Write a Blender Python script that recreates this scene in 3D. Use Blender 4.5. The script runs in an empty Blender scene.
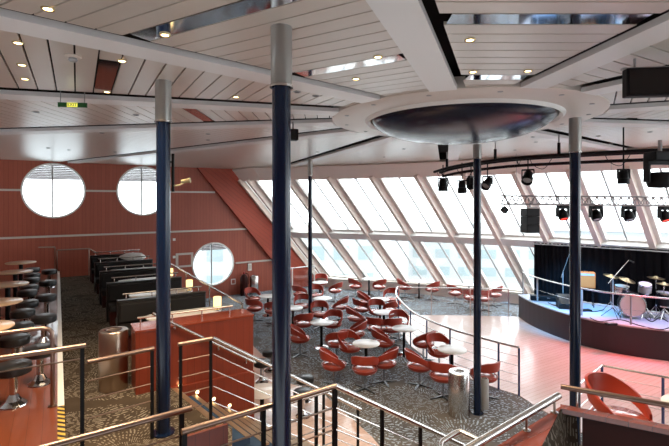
import bpy, bmesh, math, random
from mathutils import Vector, Matrix
from mathutils.geometry import tessellate_polygon

random.seed(7)
SC = bpy.context.scene
COL = SC.collection
PI = math.pi

# ---------------------------------------------------------------- camera, world, exposure
F, CX, CY = 446.0, 334.5, 201.0
cam_d = bpy.data.cameras.new('camera')
cam_d.sensor_width = 36.0
cam_d.lens = 24.0
cam_d.shift_y = -22.0 / 669.0
cam_d.clip_start = 0.05
cam_d.clip_end = 600
cam = bpy.data.objects.new('camera', cam_d)
COL.objects.link(cam)
cam.location = (0, 0, 0)
cam.rotation_euler = (PI / 2, 0, 0)
SC.camera = cam

world = bpy.data.worlds.new('overcast')
SC.world = world
world.use_nodes = True
bg = world.node_tree.nodes['Background']
bg.inputs['Color'].default_value = (0.93, 0.97, 1.0, 1)
bg.inputs['Strength'].default_value = 3.1
SC.view_settings.view_transform = 'Standard'
SC.view_settings.look = 'None'
SC.view_settings.exposure = 1.0
SC.view_settings.gamma = 1.0
SC.view_settings.use_curve_mapping = False
DOWNLIGHT_W = 42.0

# ---------------------------------------------------------------- levels (camera eye = 0)
LOUNGE, TIER, PLAT, CEIL, STAGE = -4.2, -2.75, -2.45, 1.42, -3.38
RX, RY = 0.8495, 0.5276            # r axis of the terraces
QX, QY = -0.5276, 0.8495           # q axis of the terraces

def RQ(r, q, z=0.0):
    return Vector((r * RX + q * QX, r * RY + q * QY, z))
ANG_R = math.atan2(RY, RX)

def P(px, py, z):
    d = F * z / (CY - py)
    return Vector(((px - CX) / F * d, d, z))

def PD(px, py, d):
    return Vector(((px - CX) / F * d, d, (CY - py) / F * d))

# ---------------------------------------------------------------- object helpers
def tag(o, label=None, cat=None, group=None, kind=None):
    if label: o['label'] = label
    if cat: o['category'] = cat
    if group: o['group'] = group
    if kind: o['kind'] = kind
    return o

def empty(name, loc=(0, 0, 0), rz=0.0, label=None, cat=None, group=None, kind=None):
    o = bpy.data.objects.new(name, None)
    o.empty_display_size = 0.2
    COL.objects.link(o)
    o.location = loc
    o.rotation_euler = (0, 0, rz)
    return tag(o, label, cat, group, kind)

def dup(root, loc, rz, label=None, group=None):
    r = root.copy(); COL.objects.link(r)
    r.location = loc; r.rotation_euler = (0, 0, rz)
    if label: r['label'] = label
    if group: r['group'] = group
    for ch in list(root.children):
        c = ch.copy(); COL.objects.link(c); c.parent = r
        for g in list(ch.children):
            d = g.copy(); COL.objects.link(d); d.parent = c
    return r

class MB:
    def __init__(s):
        s.bm = bmesh.new()
    def face(s, vs):
        try: return s.bm.faces.new(vs)
        except ValueError: return None
    def hexa(s, pts):
        v = [s.bm.verts.new(p) for p in pts]
        for f in ((0, 3, 2, 1), (4, 5, 6, 7), (0, 1, 5, 4), (1, 2, 6, 5), (2, 3, 7, 6), (3, 0, 4, 7)):
            s.face([v[i] for i in f])
        return s
    def box(s, c, size, rz=0.0, m=None):
        hx, hy, hz = size[0] / 2, size[1] / 2, size[2] / 2
        M = m if m is not None else Matrix.Rotation(rz, 3, 'Z')
        c = Vector(c)
        return s.hexa([c + M @ Vector(p) for p in ((-hx, -hy, -hz), (hx, -hy, -hz), (hx, hy, -hz), (-hx, hy, -hz),
                                                   (-hx, -hy, hz), (hx, -hy, hz), (hx, hy, hz), (-hx, hy, hz))])
    def bar(s, a, b, w, h, up=Vector((0, 0, 1))):
        a, b = Vector(a), Vector(b)
        d = (b - a).normalized()
        u = d.cross(Vector(up))
        if u.length < 1e-4: u = d.cross(Vector((1, 0, 0)))
        u.normalize(); v = u.cross(d).normalized()
        u *= w / 2; v *= h / 2
        return s.hexa([a - u - v, a + u - v, a + u + v, a - u + v, b - u - v, b + u - v, b + u + v, b - u + v])
    def prism(s, poly, z0, z1):
        area = sum(poly[i][0] * poly[(i + 1) % len(poly)][1] - poly[(i + 1) % len(poly)][0] * poly[i][1] for i in range(len(poly)))
        if area < 0: poly = poly[::-1]
        lo = [s.bm.verts.new((p[0], p[1], z0)) for p in poly]
        hi = [s.bm.verts.new((p[0], p[1], z1)) for p in poly]
        n = len(poly)
        s.face(lo[::-1]); s.face(hi)
        for i in range(n):
            s.face([lo[i], lo[(i + 1) % n], hi[(i + 1) % n], hi[i]])
        return s
    def tube(s, pts, r, seg=8, closed=False):
        pts = [Vector(p) for p in pts]
        n = len(pts)
        rings = []
        ref = None
        for i, p in enumerate(pts):
            if closed:
                t = (pts[(i + 1) % n] - pts[i - 1])
            else:
                t = pts[min(i + 1, n - 1)] - pts[max(i - 1, 0)]
            t.normalize()
            if ref is None:
                ref = Vector((0, 0, 1)) if abs(t.z) < 0.9 else Vector((1, 0, 0))
            u = t.cross(ref)
            if u.length < 1e-4: u = t.cross(Vector((0, 1, 0)))
            u.normalize(); v = t.cross(u).normalized()
            ref = -v if abs(t.z) >= 0.9 else ref
            rr = r[i] if isinstance(r, (list, tuple)) else r
            rings.append([s.bm.verts.new(p + (u * math.cos(2 * PI * k / seg) + v * math.sin(2 * PI * k / seg)) * rr) for k in range(seg)])
        m = n if closed else n - 1
        for i in range(m):
            a, b = rings[i], rings[(i + 1) % n]
            for k in range(seg):
                s.face([a[k], a[(k + 1) % seg], b[(k + 1) % seg], b[k]])
        if not closed:
            s.face(rings[0][::-1]); s.face(rings[-1])
        return s
    def cyl(s, a, b, r, seg=12, r2=None):
        return s.tube([a, b], [r, r2 if r2 is not None else r], seg)
    def lathe(s, prof, seg=24, c=(0, 0, 0), m=None):
        c = Vector(c); rings = []
        M = m if m is not None else Matrix.Identity(3)
        for r, z in prof:
            if r < 1e-6:
                rings.append([s.bm.verts.new(c + M @ Vector((0, 0, z)))])
            else:
                rings.append([s.bm.verts.new(c + M @ Vector((r * math.cos(2 * PI * k / seg), r * math.sin(2 * PI * k / seg), z))) for k in range(seg)])
        for a, b in zip(rings, rings[1:]):
            if len(a) == 1 and len(b) == 1: continue
            for k in range(seg):
                k2 = (k + 1) % seg
                if len(a) == 1: s.face([a[0], b[k2], b[k]])
                elif len(b) == 1: s.face([a[k], a[k2], b[0]])
                else: s.face([a[k], a[k2], b[k2], b[k]])
        return s
    def sheet(s, fo, fi, nu, nv, wrap=False):
        """closed thick sheet from an outer and an inner surface function of (u,v) in 0..1"""
        O = [[s.bm.verts.new(fo(i / nu, j / nv)) for j in range(nv + 1)] for i in range(nu + 1)]
        I = [[s.bm.verts.new(fi(i / nu, j / nv)) for j in range(nv + 1)] for i in range(nu + 1)]
        for i in range(nu):
            for j in range(nv):
                s.face([O[i][j], O[i + 1][j], O[i + 1][j + 1], O[i][j + 1]])
                s.face([I[i][j], I[i][j + 1], I[i + 1][j + 1], I[i + 1][j]])
        for i in range(nu):
            s.face([O[i][0], I[i][0], I[i + 1][0], O[i + 1][0]])
            s.face([O[i][nv], O[i + 1][nv], I[i + 1][nv], I[i][nv]])
        for j in range(nv):
            s.face([O[0][j], O[0][j + 1], I[0][j + 1], I[0][j]])
            s.face([O[nu][j], I[nu][j], I[nu][j + 1], O[nu][j + 1]])
        return s
    def build(s, name, mat, parent=None, smooth=False, bevel=0.0):
        bmesh.ops.recalc_face_normals(s.bm, faces=s.bm.faces[:])
        me = bpy.data.meshes.new(name)
        s.bm.to_mesh(me); s.bm.free()
        me.materials.append(mat)
        o = bpy.data.objects.new(name, me)
        COL.objects.link(o)
        if parent is not None: o.parent = parent
        if smooth:
            for p in me.polygons: p.use_smooth = True
            try: me.set_sharp_from_angle(angle=math.radians(42))
            except Exception: pass
        if bevel:
            b = o.modifiers.new('bevel', 'BEVEL'); b.width = bevel; b.segments = 2; b.limit_method = 'ANGLE'
        return o

# ---------------------------------------------------------------- materials
def mat(name, col, rough=0.5, metal=0.0, spec=0.5, emit=None, estr=0.0, coat=0.0):
    m = bpy.data.materials.new(name); m.use_nodes = True
    b = m.node_tree.nodes['Principled BSDF']
    b.inputs['Base Color'].default_value = (*col, 1)
    b.inputs['Roughness'].default_value = rough
    b.inputs['Metallic'].default_value = metal
    b.inputs['Specular IOR Level'].default_value = spec
    b.inputs['Coat Weight'].default_value = coat
    if emit:
        b.inputs['Emission Color'].default_value = (*emit, 1)
        b.inputs['Emission Strength'].default_value = estr
    return m

class NT:
    def __init__(s, m):
        s.t = m.node_tree; s.bsdf = s.t.nodes['Principled BSDF']
    def n(s, typ, **kw):
        x = s.t.nodes.new(typ)
        for k, v in kw.items(): setattr(x, k, v)
        return x
    def l(s, a, b): s.t.links.new(a, b)
    def math(s, op, a, b=None, clamp=False):
        x = s.n('ShaderNodeMath', operation=op); x.use_clamp = clamp
        for i, v in enumerate((a, b)):
            if v is None: continue
            if isinstance(v, (int, float)): x.inputs[i].default_value = v
            else: s.l(v, x.inputs[i])
        return x.outputs[0]
    def pos(s): return s.n('ShaderNodeNewGeometry').outputs['Position']
    def noise(s, vec, scale, detail=3.0, rough=0.5):
        x = s.n('ShaderNodeTexNoise'); x.inputs['Scale'].default_value = scale
        x.inputs['Detail'].default_value = detail; x.inputs['Roughness'].default_value = rough
        s.l(vec, x.inputs['Vector']); return x.outputs['Fac']
    def mix(s, fac, a, b):
        x = s.n('ShaderNodeMix', data_type='RGBA')
        for sock, v in ((x.inputs['Factor'], fac), (x.inputs['A'], a), (x.inputs['B'], b)):
            if isinstance(v, (int, float)): sock.default_value = v
            elif isinstance(v, tuple): sock.default_value = (*v, 1)
            else: s.l(v, sock)
        return x.outputs['Result']
    def dot(s, vec, d):
        x = s.n('ShaderNodeVectorMath', operation='DOT_PRODUCT'); s.l(vec, x.inputs[0]); x.inputs[1].default_value = d
        return x.outputs['Value']
    def scale3(s, vec, v):
        x = s.n('ShaderNodeVectorMath', operation='MULTIPLY'); s.l(vec, x.inputs[0]); x.inputs[1].default_value = v
        return x.outputs[0]

def plank_mat(name, c1, c2, axis, width, grain_axis, rough=0.35, groove=0.06, coat=0.0, line=(0.02, 0.008, 0.005), spec=0.5):
    """wood boards laid side by side along `axis`, grain running along `grain_axis`"""
    m = mat(name, c1, rough, coat=coat, spec=spec); t = NT(m)
    p = t.pos()
    u = t.math('DIVIDE', t.dot(p, axis), width)
    fr = t.math('FRACT', u); fl = t.math('FLOOR', u)
    wn = t.n('ShaderNodeTexWhiteNoise', noise_dimensions='1D'); t.l(fl, wn.inputs['W'])
    g = t.n('ShaderNodeCombineXYZ')
    t.l(t.math('MULTIPLY', t.dot(p, axis), 14.0), g.inputs[0]); t.l(t.math('MULTIPLY', t.dot(p, grain_axis), 1.1), g.inputs[1])
    t.l(fl, g.inputs[2])
    gr = t.noise(g.outputs[0], 2.2, 4)
    f = t.math('ADD', t.math('MULTIPLY', gr, 0.75), t.math('MULTIPLY', wn.outputs['Value'], 0.35))
    col = t.mix(t.math('SUBTRACT', f, 0.1, True), c1, c2)
    if groove:
        col = t.mix(t.math('LESS_THAN', fr, groove), col, line)
    t.l(col, t.bsdf.inputs['Base Color'])
    return m

WDIR = (0.823, 0.568, 0.0)
M_wall = plank_mat('red_panelling', (0.42, 0.105, 0.06), (0.30, 0.065, 0.038), WDIR, 0.13, (0, 0, 1), rough=0.45, groove=0.05, line=(0.16, 0.03, 0.02))
M_wedge = plank_mat('red_raked_panelling', (0.44, 0.072, 0.034), (0.34, 0.052, 0.026), (0.5, 0.35, 0.79), 0.16, (0.62, 0.43, -0.65), rough=0.5, groove=0.05, line=(0.09, 0.014, 0.01))
M_terr = plank_mat('red_counter_wood', (0.185, 0.030, 0.013), (0.125, 0.019, 0.008), (RX, RY, 0), 0.11, (0, 0, 1), rough=0.38, groove=0.04, line=(0.08, 0.014, 0.008))
M_ledge = plank_mat('red_ledge_wood', (0.24, 0.05, 0.026), (0.16, 0.03, 0.015), (QX, QY, 0), 0.15, (RX, RY, 0), rough=0.25, groove=0.02, coat=0.3)
M_platwood = plank_mat('bar_floor_wood', (0.19, 0.050, 0.020), (0.11, 0.026, 0.010), (RX, RY, 0), 0.14, (QX, QY, 0), rough=0.3, groove=0.02, coat=0.3)
M_dance = plank_mat('pale_pink_floor_wood', (0.62, 0.46, 0.41), (0.53, 0.38, 0.33), (QX, QY, 0), 0.12, (RX, RY, 0), rough=0.27, groove=0.04, coat=0.2, line=(0.30, 0.16, 0.12))
M_bay = plank_mat('glare_bay_wood', (0.74, 0.56, 0.49), (0.62, 0.45, 0.38), (QX, QY, 0), 0.12, (RX, RY, 0), rough=0.22, groove=0.04, coat=0.4, line=(0.4, 0.27, 0.22))  # pinkish wood, its colour lightened further to paint in glare
M_darkwood = plank_mat('dark_red_wood', (0.04, 0.006, 0.004), (0.028, 0.004, 0.003), (RX, RY, 0), 0.5, (0, 0, 1), rough=0.5, groove=0.0, spec=0.2)

def carpet(name, c0, c1, stroke, cell=1.1):
    m = mat(name, c0, 0.95, spec=0.1); t = NT(m); p = t.pos()
    n1 = t.noise(p, 1.3, 4); n2 = t.noise(p, 6.0, 2)
    base = t.mix(t.math('MULTIPLY', t.math('SUBTRACT', n1, 0.35, True), 2.6, True), c0, c1)
    v = t.n('ShaderNodeTexVoronoi', voronoi_dimensions='2D'); v.inputs['Scale'].default_value = cell; t.l(p, v.inputs['Vector'])
    d = t.n('ShaderNodeVectorMath', operation='SUBTRACT'); t.l(p, d.inputs[0])
    t.l(v.outputs['Position'], d.inputs[1])
    sep = t.n('ShaderNodeSeparateXYZ'); t.l(d.outputs[0], sep.inputs[0])
    ang = t.math('ARCTAN2', sep.outputs[1], sep.outputs[0])
    st = t.math('SINE', t.math('ADD', t.math('MULTIPLY', ang, 76.0), t.math('MULTIPLY', n2, 10.0)))
    ds = t.math('SINE', t.math('ADD', t.math('MULTIPLY', v.outputs['Distance'], 64.0), t.math('MULTIPLY', n2, 30.0)))
    k = t.math('MULTIPLY', t.math('GREATER_THAN', st, 0.25), t.math('GREATER_THAN', ds, 0.0))
    k = t.math('MULTIPLY', k, t.math('GREATER_THAN', t.noise(p, 1.9, 2), 0.40))
    t.l(t.mix(t.math('MULTIPLY', k, 0.85), base, stroke), t.bsdf.inputs['Base Color'])
    return m
M_carpet = carpet('lounge_carpet', (0.115, 0.115, 0.12), (0.20, 0.185, 0.17), (0.46, 0.58, 0.70), 0.62)
M_tcarpet = carpet('terrace_carpet', (0.040, 0.030, 0.022), (0.075, 0.055, 0.038), (0.27, 0.235, 0.19))

M_ceil = mat('ceiling_board', (0.53, 0.455, 0.385), 0.32, spec=0.6, coat=0.9)
M_ceil.node_tree.nodes['Principled BSDF'].inputs['Coat Roughness'].default_value = 0.32
M_beam = mat('ceiling_beam_paint', (0.72, 0.70, 0.68), 0.35, spec=0.6)
M_plenum = mat('ceiling_void', (0.012, 0.009, 0.008), 0.9)
M_mirror = mat('ceiling_mirror', (0.82, 0.84, 0.88), 0.06, 1.0)
M_navy = mat('navy_column_paint', (0.004, 0.011, 0.034), 0.22, spec=0.45)
M_sleeve = mat('grey_column_sleeve', (0.40, 0.40, 0.38), 0.32, 0.7)
M_dome = mat('dark_dome', (0.004, 0.006, 0.022), 0.22, spec=0.5)
M_ring = mat('pale_dome_ring', (0.62, 0.56, 0.50), 0.35)
M_steel = mat('brushed_steel', (0.62, 0.60, 0.58), 0.26, 1.0)
M_bronze = mat('warm_rail_metal', (0.30, 0.215, 0.175), 0.3, 1.0)
M_truss = mat('grey_truss_tube', (0.26, 0.24, 0.24), 0.5, 0.0)
M_black = mat('black_metal', (0.005, 0.005, 0.006), 0.5, spec=0.2)
M_bluepost = mat('blue_post_paint', (0.012, 0.025, 0.11), 0.35)
M_chrome = mat('chrome', (0.55, 0.55, 0.56), 0.12, 1.0)
M_leather = mat('red_leather', (0.36, 0.044, 0.024), 0.34, spec=0.5)
M_cushion = mat('red_seat_leather', (0.42, 0.09, 0.065), 0.26, spec=0.9, coat=0.8)
M_whitetop = mat('white_table_top', (0.80, 0.78, 0.76), 0.25)
M_woodtop = mat('pale_wood_table_top', (0.62, 0.42, 0.26), 0.3, coat=0.3)
M_blackvinyl = mat('black_vinyl', (0.010, 0.010, 0.011), 0.35)
M_blackcloth = mat('black_upholstery', (0.006, 0.005, 0.005), 0.75)
M_curtain = mat('black_curtain', (0.006, 0.005, 0.006), 0.9, spec=0.1)
M_frame = mat('beige_window_frame', (0.82, 0.71, 0.64), 0.4)
M_white = mat('white_paint', (0.78, 0.77, 0.74), 0.4)
M_grey = mat('grey_frame', (0.36, 0.36, 0.36), 0.4)
M_stagefront = mat('stage_front', (0.034, 0.017, 0.022), 0.5)
M_stagetop = mat('stage_floor', (0.36, 0.38, 0.44), 0.45)
M_stair = mat('blue_stair_carpet', (0.03, 0.055, 0.10), 0.9, spec=0.1)
M_nosing = mat('stair_nosing', (0.45, 0.34, 0.24), 0.35, 0.8)
M_lampglow = mat('lit_bulb', (1, 0.9, 0.7), 0.4, emit=(1.0, 0.72, 0.36), estr=7.0)
M_shade = mat('amber_lamp_shade', (0.8, 0.6, 0.3), 0.5, emit=(1.0, 0.68, 0.26), estr=1.1)
M_orange = mat('orange_amp_cloth', (0.60, 0.13, 0.02), 0.6)
M_drumhead = mat('drum_head', (0.62, 0.40, 0.33), 0.5)
M_cymbal = mat('cymbal_bronze', (0.34, 0.26, 0.15), 0.3, 1.0)
M_red = mat('red_enamel', (0.35, 0.01, 0.01), 0.3)
M_green = mat('exit_green', (0.01, 0.10, 0.02), 0.5)
M_yellow = mat('exit_yellow', (0.75, 0.70, 0.08), 0.5, emit=(0.75, 0.75, 0.12), estr=0.5)
M_louver = mat('outdoor_louver', (0.10, 0.10, 0.105), 0.6)
M_snow = mat('pale_ground', (0.36, 0.38, 0.39), 0.8)
M_facade = mat('pale_facade', (0.31, 0.325, 0.33), 0.8)
M_teal = mat('teal_glazing', (0.20, 0.25, 0.26), 0.5)
M_screen = mat('black_gloss', (0.004, 0.004, 0.005), 0.2)
M_chairleg = mat('dark_chrome', (0.12, 0.12, 0.125), 0.3, 1.0)
M_brass = mat('brass', (0.55, 0.45, 0.25), 0.3, 1.0)

def glass_mat(name, refl):
    m = bpy.data.materials.new(name); m.use_nodes = True
    nt = m.node_tree; nt.nodes.clear()
    o = nt.nodes.new('ShaderNodeOutputMaterial'); mx = nt.nodes.new('ShaderNodeMixShader')
    a = nt.nodes.new('ShaderNodeBsdfTransparent'); b = nt.nodes.new('ShaderNodeBsdfGlossy'); b.inputs['Roughness'].default_value = 0.02
    a.inputs['Color'].default_value = (0.96, 0.98, 0.98, 1)
    mx.inputs[0].default_value = refl
    nt.links.new(a.outputs[0], mx.inputs[1]); nt.links.new(b.outputs[0], mx.inputs[2]); nt.links.new(mx.outputs[0], o.inputs[0])
    return m
M_glass = glass_mat('window_glass', 0.06)

def hazard_mat():
    m = mat('hazard_tape', (0.5, 0.35, 0.05), 0.5); t = NT(m); p = t.pos()
    f = t.math('FRACT', t.math('MULTIPLY', t.dot(p, (QX + RX, QY + RY, 0)), 9.0))
    t.l(t.mix(t.math('LESS_THAN', f, 0.5), (0.55, 0.36, 0.06), (0.02, 0.015, 0.01)), t.bsdf.inputs['Base Color'])
    return m
M_hazard = hazard_mat()

# ---------------------------------------------------------------- window wall geometry (plan at transom height)
RK = (0.702, 0.525)                # horizontal run towards the bow per metre of drop
ZT, ZS = -1.40, -3.70              # transom, sill
TP = [(-2.42, 21.2), (-1.3, 20.15), (1.2, 19.45), (3.1, 18.65), (4.9, 17.7), (6.5, 16.75), (8.3, 15.3), (9.9, 13.9), (11.5, 12.3), (13.2, 10.3)]

def at_h(p, z):                    # plan point of the raked wall at height z
    k = ZT - z
    return Vector((p[0] + RK[0] * k, p[1] + RK[1] * k, z))

def on_wall_px(px):                # transom point seen at image column px
    k = (px - CX) / F
    for a, b in zip(TP, TP[1:]):
        fa, fb = a[0] - k * a[1], b[0] - k * b[1]
        if fa <= 0 <= fb:
            s = -fa / (fb - fa)
            return (a[0] + (b[0] - a[0]) * s, a[1] + (b[1] - a[1]) * s)
    return TP[-1]

W0 = Vector((-11.4, 15.2, 0)); WD = Vector(WDIR)
WN = Vector((0.568, -0.823, 0))    # into the room
def WT(t, z, off=0.0):
    p = W0 + WD * t + WN * off
    return Vector((p.x, p.y, z))

# ================================================================ LARGE STRUCTURE
OUT = [(-21.3, 8.37)] + [(-13.0, -3.0), (12.0, -3.0)] + [(p[0] - RK[0] * 2.8, p[1] - RK[1] * 2.8) for p in TP[:0:-1]] + [(-5.5, 19.3)]

def clip(poly, conv):
    """Sutherland-Hodgman against a convex counter-clockwise outline"""
    out = poly
    for i in range(len(conv)):
        a, b = conv[i], conv[(i + 1) % len(conv)]
        def side(p): return (b[0] - a[0]) * (p[1] - a[1]) - (b[1] - a[1]) * (p[0] - a[0])
        src, out = out, []
        for j in range(len(src)):
            p, q = src[j], src[(j + 1) % len(src)]
            sp, sq = side(p), side(q)
            if sp >= 0: out.append(p)
            if (sp >= 0) != (sq >= 0):
                k = sp / (sp - sq)
                out.append((p[0] + (q[0] - p[0]) * k, p[1] + (q[1] - p[1]) * k))
        if len(out) < 3: return []
    return out

DC = (2.16, 7.68); DR = 2.2        # dome centre, ring radius
ZB = CEIL - 0.06                   # underside of beams and disc
outs = sorted([math.degrees(math.atan2(q.y - DC[1], q.x - DC[0])) % 360 for q in
               (P(389, 0, ZB), P(0, 27, ZB), P(0, 99, ZB), P(0, 135, ZB), P(120, 159, ZB), P(300, 165, ZB), P(669, 33, ZB), P(640, 86, ZB), P(669, 128, ZB), P(626, 153, ZB))] + [76.0, 340.0])
mirror_boards = {}
def pick_board(px, py):            # sector and board seen at a pixel
    p = P(px, py, CEIL)
    a = math.degrees(math.atan2(p.y - DC[1], p.x - DC[0])) % 360
    for i in range(len(outs)):
        a0, a1 = outs[i], outs[(i + 1) % len(outs)]
        if a1 < a0: a1 += 360
        aa = a if a >= a0 else a + 360
        if a0 <= aa <= a1:
            mid = math.radians(round((a0 + a1) / 60) * 30)
            s = (p.x - DC[0]) * math.cos(mid) + (p.y - DC[1]) * math.sin(mid)
            lat = -(p.x - DC[0]) * math.sin(mid) + (p.y - DC[1]) * math.cos(mid)
            return i, int(math.floor(s / 0.205)), lat
for (xa, ya, xb, yb) in ((143, 40, 300, 3), (285, 76, 420, 54), (432, 21, 660, 18), (460, 76, 540, 74), (107, 90, 120, 62), (182, 106, 205, 124), (640, 118, 668, 119)):
    s0 = pick_board(xa, ya); s1 = pick_board(xb, yb)
    mirror_boards.setdefault(s0[0], []).append((s0[1], min(s0[2], s1[2]), max(s0[2], s1[2])))

trim_n = 0
def trim(mb, m, **kw):
    global trim_n
    trim_n += 1
    return tag(mb.build('trim_%d' % trim_n, m, **kw), kind='structure')

for i in range(len(outs)):
    a0, a1 = outs[i], outs[(i + 1) % len(outs)]
    if a1 < a0: a1 += 360
    md = round((a0 + a1) / 60) * 30; mid = math.radians(md); hlo = math.radians(md - a0); hhi = math.radians(a1 - md)
    ux, uy = math.cos(mid), math.sin(mid)
    ca = math.radians(253.6)
    def edge(a_, sign):
        if math.sin(ca - math.radians(a_)) * sign <= 0: return 0.185
        return 0.27 if math.cos(ca - math.radians(a_)) > .8 else 0.44
    olo, ohi = edge(a0, 1) / math.cos(hlo), edge(a1, -1) / math.cos(hhi)
    pl, mi = MB(), MB(); nm = 0
    def pt(s, lat): return (DC[0] + ux * s - uy * lat, DC[1] + uy * s + ux * lat)
    k = 9
    while k * 0.205 < 26:
        sa, sb = k * 0.205, k * 0.205 + 0.188
        na, nb = -(sa * math.tan(hlo) - olo), -(sb * math.tan(hlo) - olo)
        la, lb = sa * math.tan(hhi) - ohi, sb * math.tan(hhi) - ohi
        pieces = []
        if la - na > 0.04:
            ms = [m for m in mirror_boards.get(i, []) if m[0] == k]
            if ms:
                l0, l1 = max(ms[0][1], na + 0.02), min(ms[0][2], la - 0.02)
                pieces += [(pl, na, l0 - .01, nb, l0 - .01), (mi, l0, l1, l0, l1), (pl, l1 + .01, la, l1 + .01, lb)]
            else:
                pieces.append((pl, na, la, nb, lb))
        for (mb, x0, x1, x2, x3) in pieces:
            if x1 - x0 < 0.03: continue
            poly = clip([pt(sa, x0), pt(sb, x2), pt(sb, x3), pt(sa, x1)][::-1], OUT)
            area = sum(poly[j][0] * poly[(j + 1) % len(poly)][1] - poly[(j + 1) % len(poly)][0] * poly[j][1] for j in range(len(poly))) if poly else 0
            if abs(area) < 0.01: continue
            mb.prism(poly, CEIL, CEIL + 0.03)
            if mb is mi: nm += 1
        k += 1
    o = pl.build('ceiling', M_ceil); tag(o, kind='structure')
    if nm: trim(mi, M_mirror)
    else: mi.bm.free()
tag(MB().prism([(-5.6, 19.28), (-3.2, 18.62), (-3.2, 18.9), (-4.3, 20.1)], CEIL, CEIL + .03).build('ceiling', M_ceil), kind='structure')
# void above the boards, and the radial beams
tag(MB().prism(OUT, CEIL + 0.28, CEIL + 0.4).build('ceiling_void', M_plenum), kind='structure')
mb = MB()
for j in range(len(OUT)):
    a, b = OUT[j], OUT[(j + 1) % len(OUT)]
    mb.bar(Vector((*a, CEIL + .17)), Vector((*b, CEIL + .17)), .04, .26)
trim(mb, M_plenum)
for a in outs:
    r = math.radians(a); c, s = math.cos(r), math.sin(r)
    R = 2.0
    poly = [(DC[0] + c * 2.2 - s * .17, DC[1] + s * 2.2 + c * .17), (DC[0] + c * 2.2 + s * .17, DC[1] + s * 2.2 - c * .17),
            (DC[0] + c * 26 + s * .17, DC[1] + s * 26 - c * .17), (DC[0] + c * 26 - s * .17, DC[1] + s * 26 + c * .17)]
    poly = clip(poly if sum(poly[j][0] * poly[(j + 1) % 4][1] - poly[(j + 1) % 4][0] * poly[j][1] for j in range(4)) > 0 else poly[::-1], OUT)
    if poly: trim(MB().prism(poly, CEIL - 0.03, CEIL + 0.03), M_beam)

# floors
lounge_poly = [(-9, 15.0), (-9.0, 0.5), (13, 0.5)] + [tuple(at_h(p, LOUNGE)[:2]) for p in TP[::-1]] + [tuple(WT(13.2, 0)[:2]), tuple(WT(2.0, 0)[:2])]
tag(MB().prism(lounge_poly, LOUNGE - 0.2, LOUNGE).build('floor', M_carpet), kind='structure')
J = [(2.32, 16.4), (2.12, 15.4), (2.08, 14.5), (2.2, 12.9), (2.46, 11.9), (2.86, 11.05), (3.06, 10.7), (3.66, 9.95), (3.98, 9.62)]
dance = J + [(4.15, 9.0), (4.5, 8.0), (5.2, 6.6), (9.5, 5.5), (10.5, 10.5), (8.8, 12.3), (7.6, 13.6), (7.0, 15.0), (6.8, 16.15), (4.4, 16.35)]
tag(MB().prism(dance, LOUNGE, LOUNGE + 0.012).build('floor_dance', M_dance), kind='structure')
woodbay = [(-2.4, 13.0), (-0.98, 10.2), (-0.3, 9.8), (0.66, 7.94), (1.1, 6.7), (1.0, 4.0), (-1.2, 4.0), (-1.4, 7.4)]
tag(MB().prism(woodbay, LOUNGE, LOUNGE + 0.012).build('floor_bay', M_bay), kind='structure')
def rq_poly(l): return [tuple(RQ(r, q)[:2]) for r, q in l]
tag(MB().prism(rq_poly([(-0.3, 3.3), (1.12, 3.3), (1.80, 5.25), (1.72, 5.5), (1.47, 6.85), (2.66, 6.85), (2.66, 18.9), (-0.3, 18.85)]), TIER - 0.25, TIER).build('floor_terrace', M_tcarpet), kind='structure')
tag(MB().prism(rq_poly([(-3.6, 4.8), (0.0, 4.8), (0.0, 18.3), (-3.6, 18.3)]), TIER - 0.2, PLAT).build('floor_platform', M_platwood), kind='structure')
trim(MB().prism(rq_poly([(0.0, 6.25), (0.07, 6.25), (0.07, 18.3), (0.0, 18.3)]), TIER, PLAT + 0.006), M_white)
trim(MB().prism(rq_poly([(0.0, 4.8), (0.07, 4.8), (0.07, 6.24), (0.0, 6.24)]), TIER, PLAT + 0.006), M_hazard)
# terrace edge wall down to the lounge
tag(MB().prism(rq_poly([(2.66, 7.31), (2.74, 7.31), (2.74, 18.9), (2.66, 18.9)]), LOUNGE, TIER + 0.02).build('wall_terrace', M_terr), kind='structure')

# walls behind the viewer
for n_, (a, b) in (('wall_back', ((-13.0, -3.0), (12.0, -3.0))), ('wall_aft', ((-21.3, 8.37), (-13.0, -3.0)))):
    tag(MB().bar(Vector((*a, -1.4)), Vector((*b, -1.4)), .1, 5.8).build(n_, M_terr), kind='structure')

ra, rb = Vector((12.0, -3.0, 0)), Vector((13.6, 9.0, 0))
for z_, h_ in ((-2.95, 2.5), (1.25, .5)):
    tag(MB().bar(ra + Vector((0, 0, z_)), rb + Vector((0, 0, z_)), .1, h_).build('wall_right', M_terr), kind='structure')
root = empty('window_20', (0, 0, 0), 0, kind='structure')  # out-of-view window band, added to let more sky light into the room
for k in range(7):
    p_ = ra.lerp(rb, k / 6); MB().bar(p_ + Vector((0, 0, -1.7)), p_ + Vector((0, 0, 1.0)), .12, .12).build('window_frame', M_white, root)
MB().bar(ra + Vector((0, 0, -.35)), rb + Vector((0, 0, -.35)), .012, 2.7).build('pane', M_glass, root)

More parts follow.
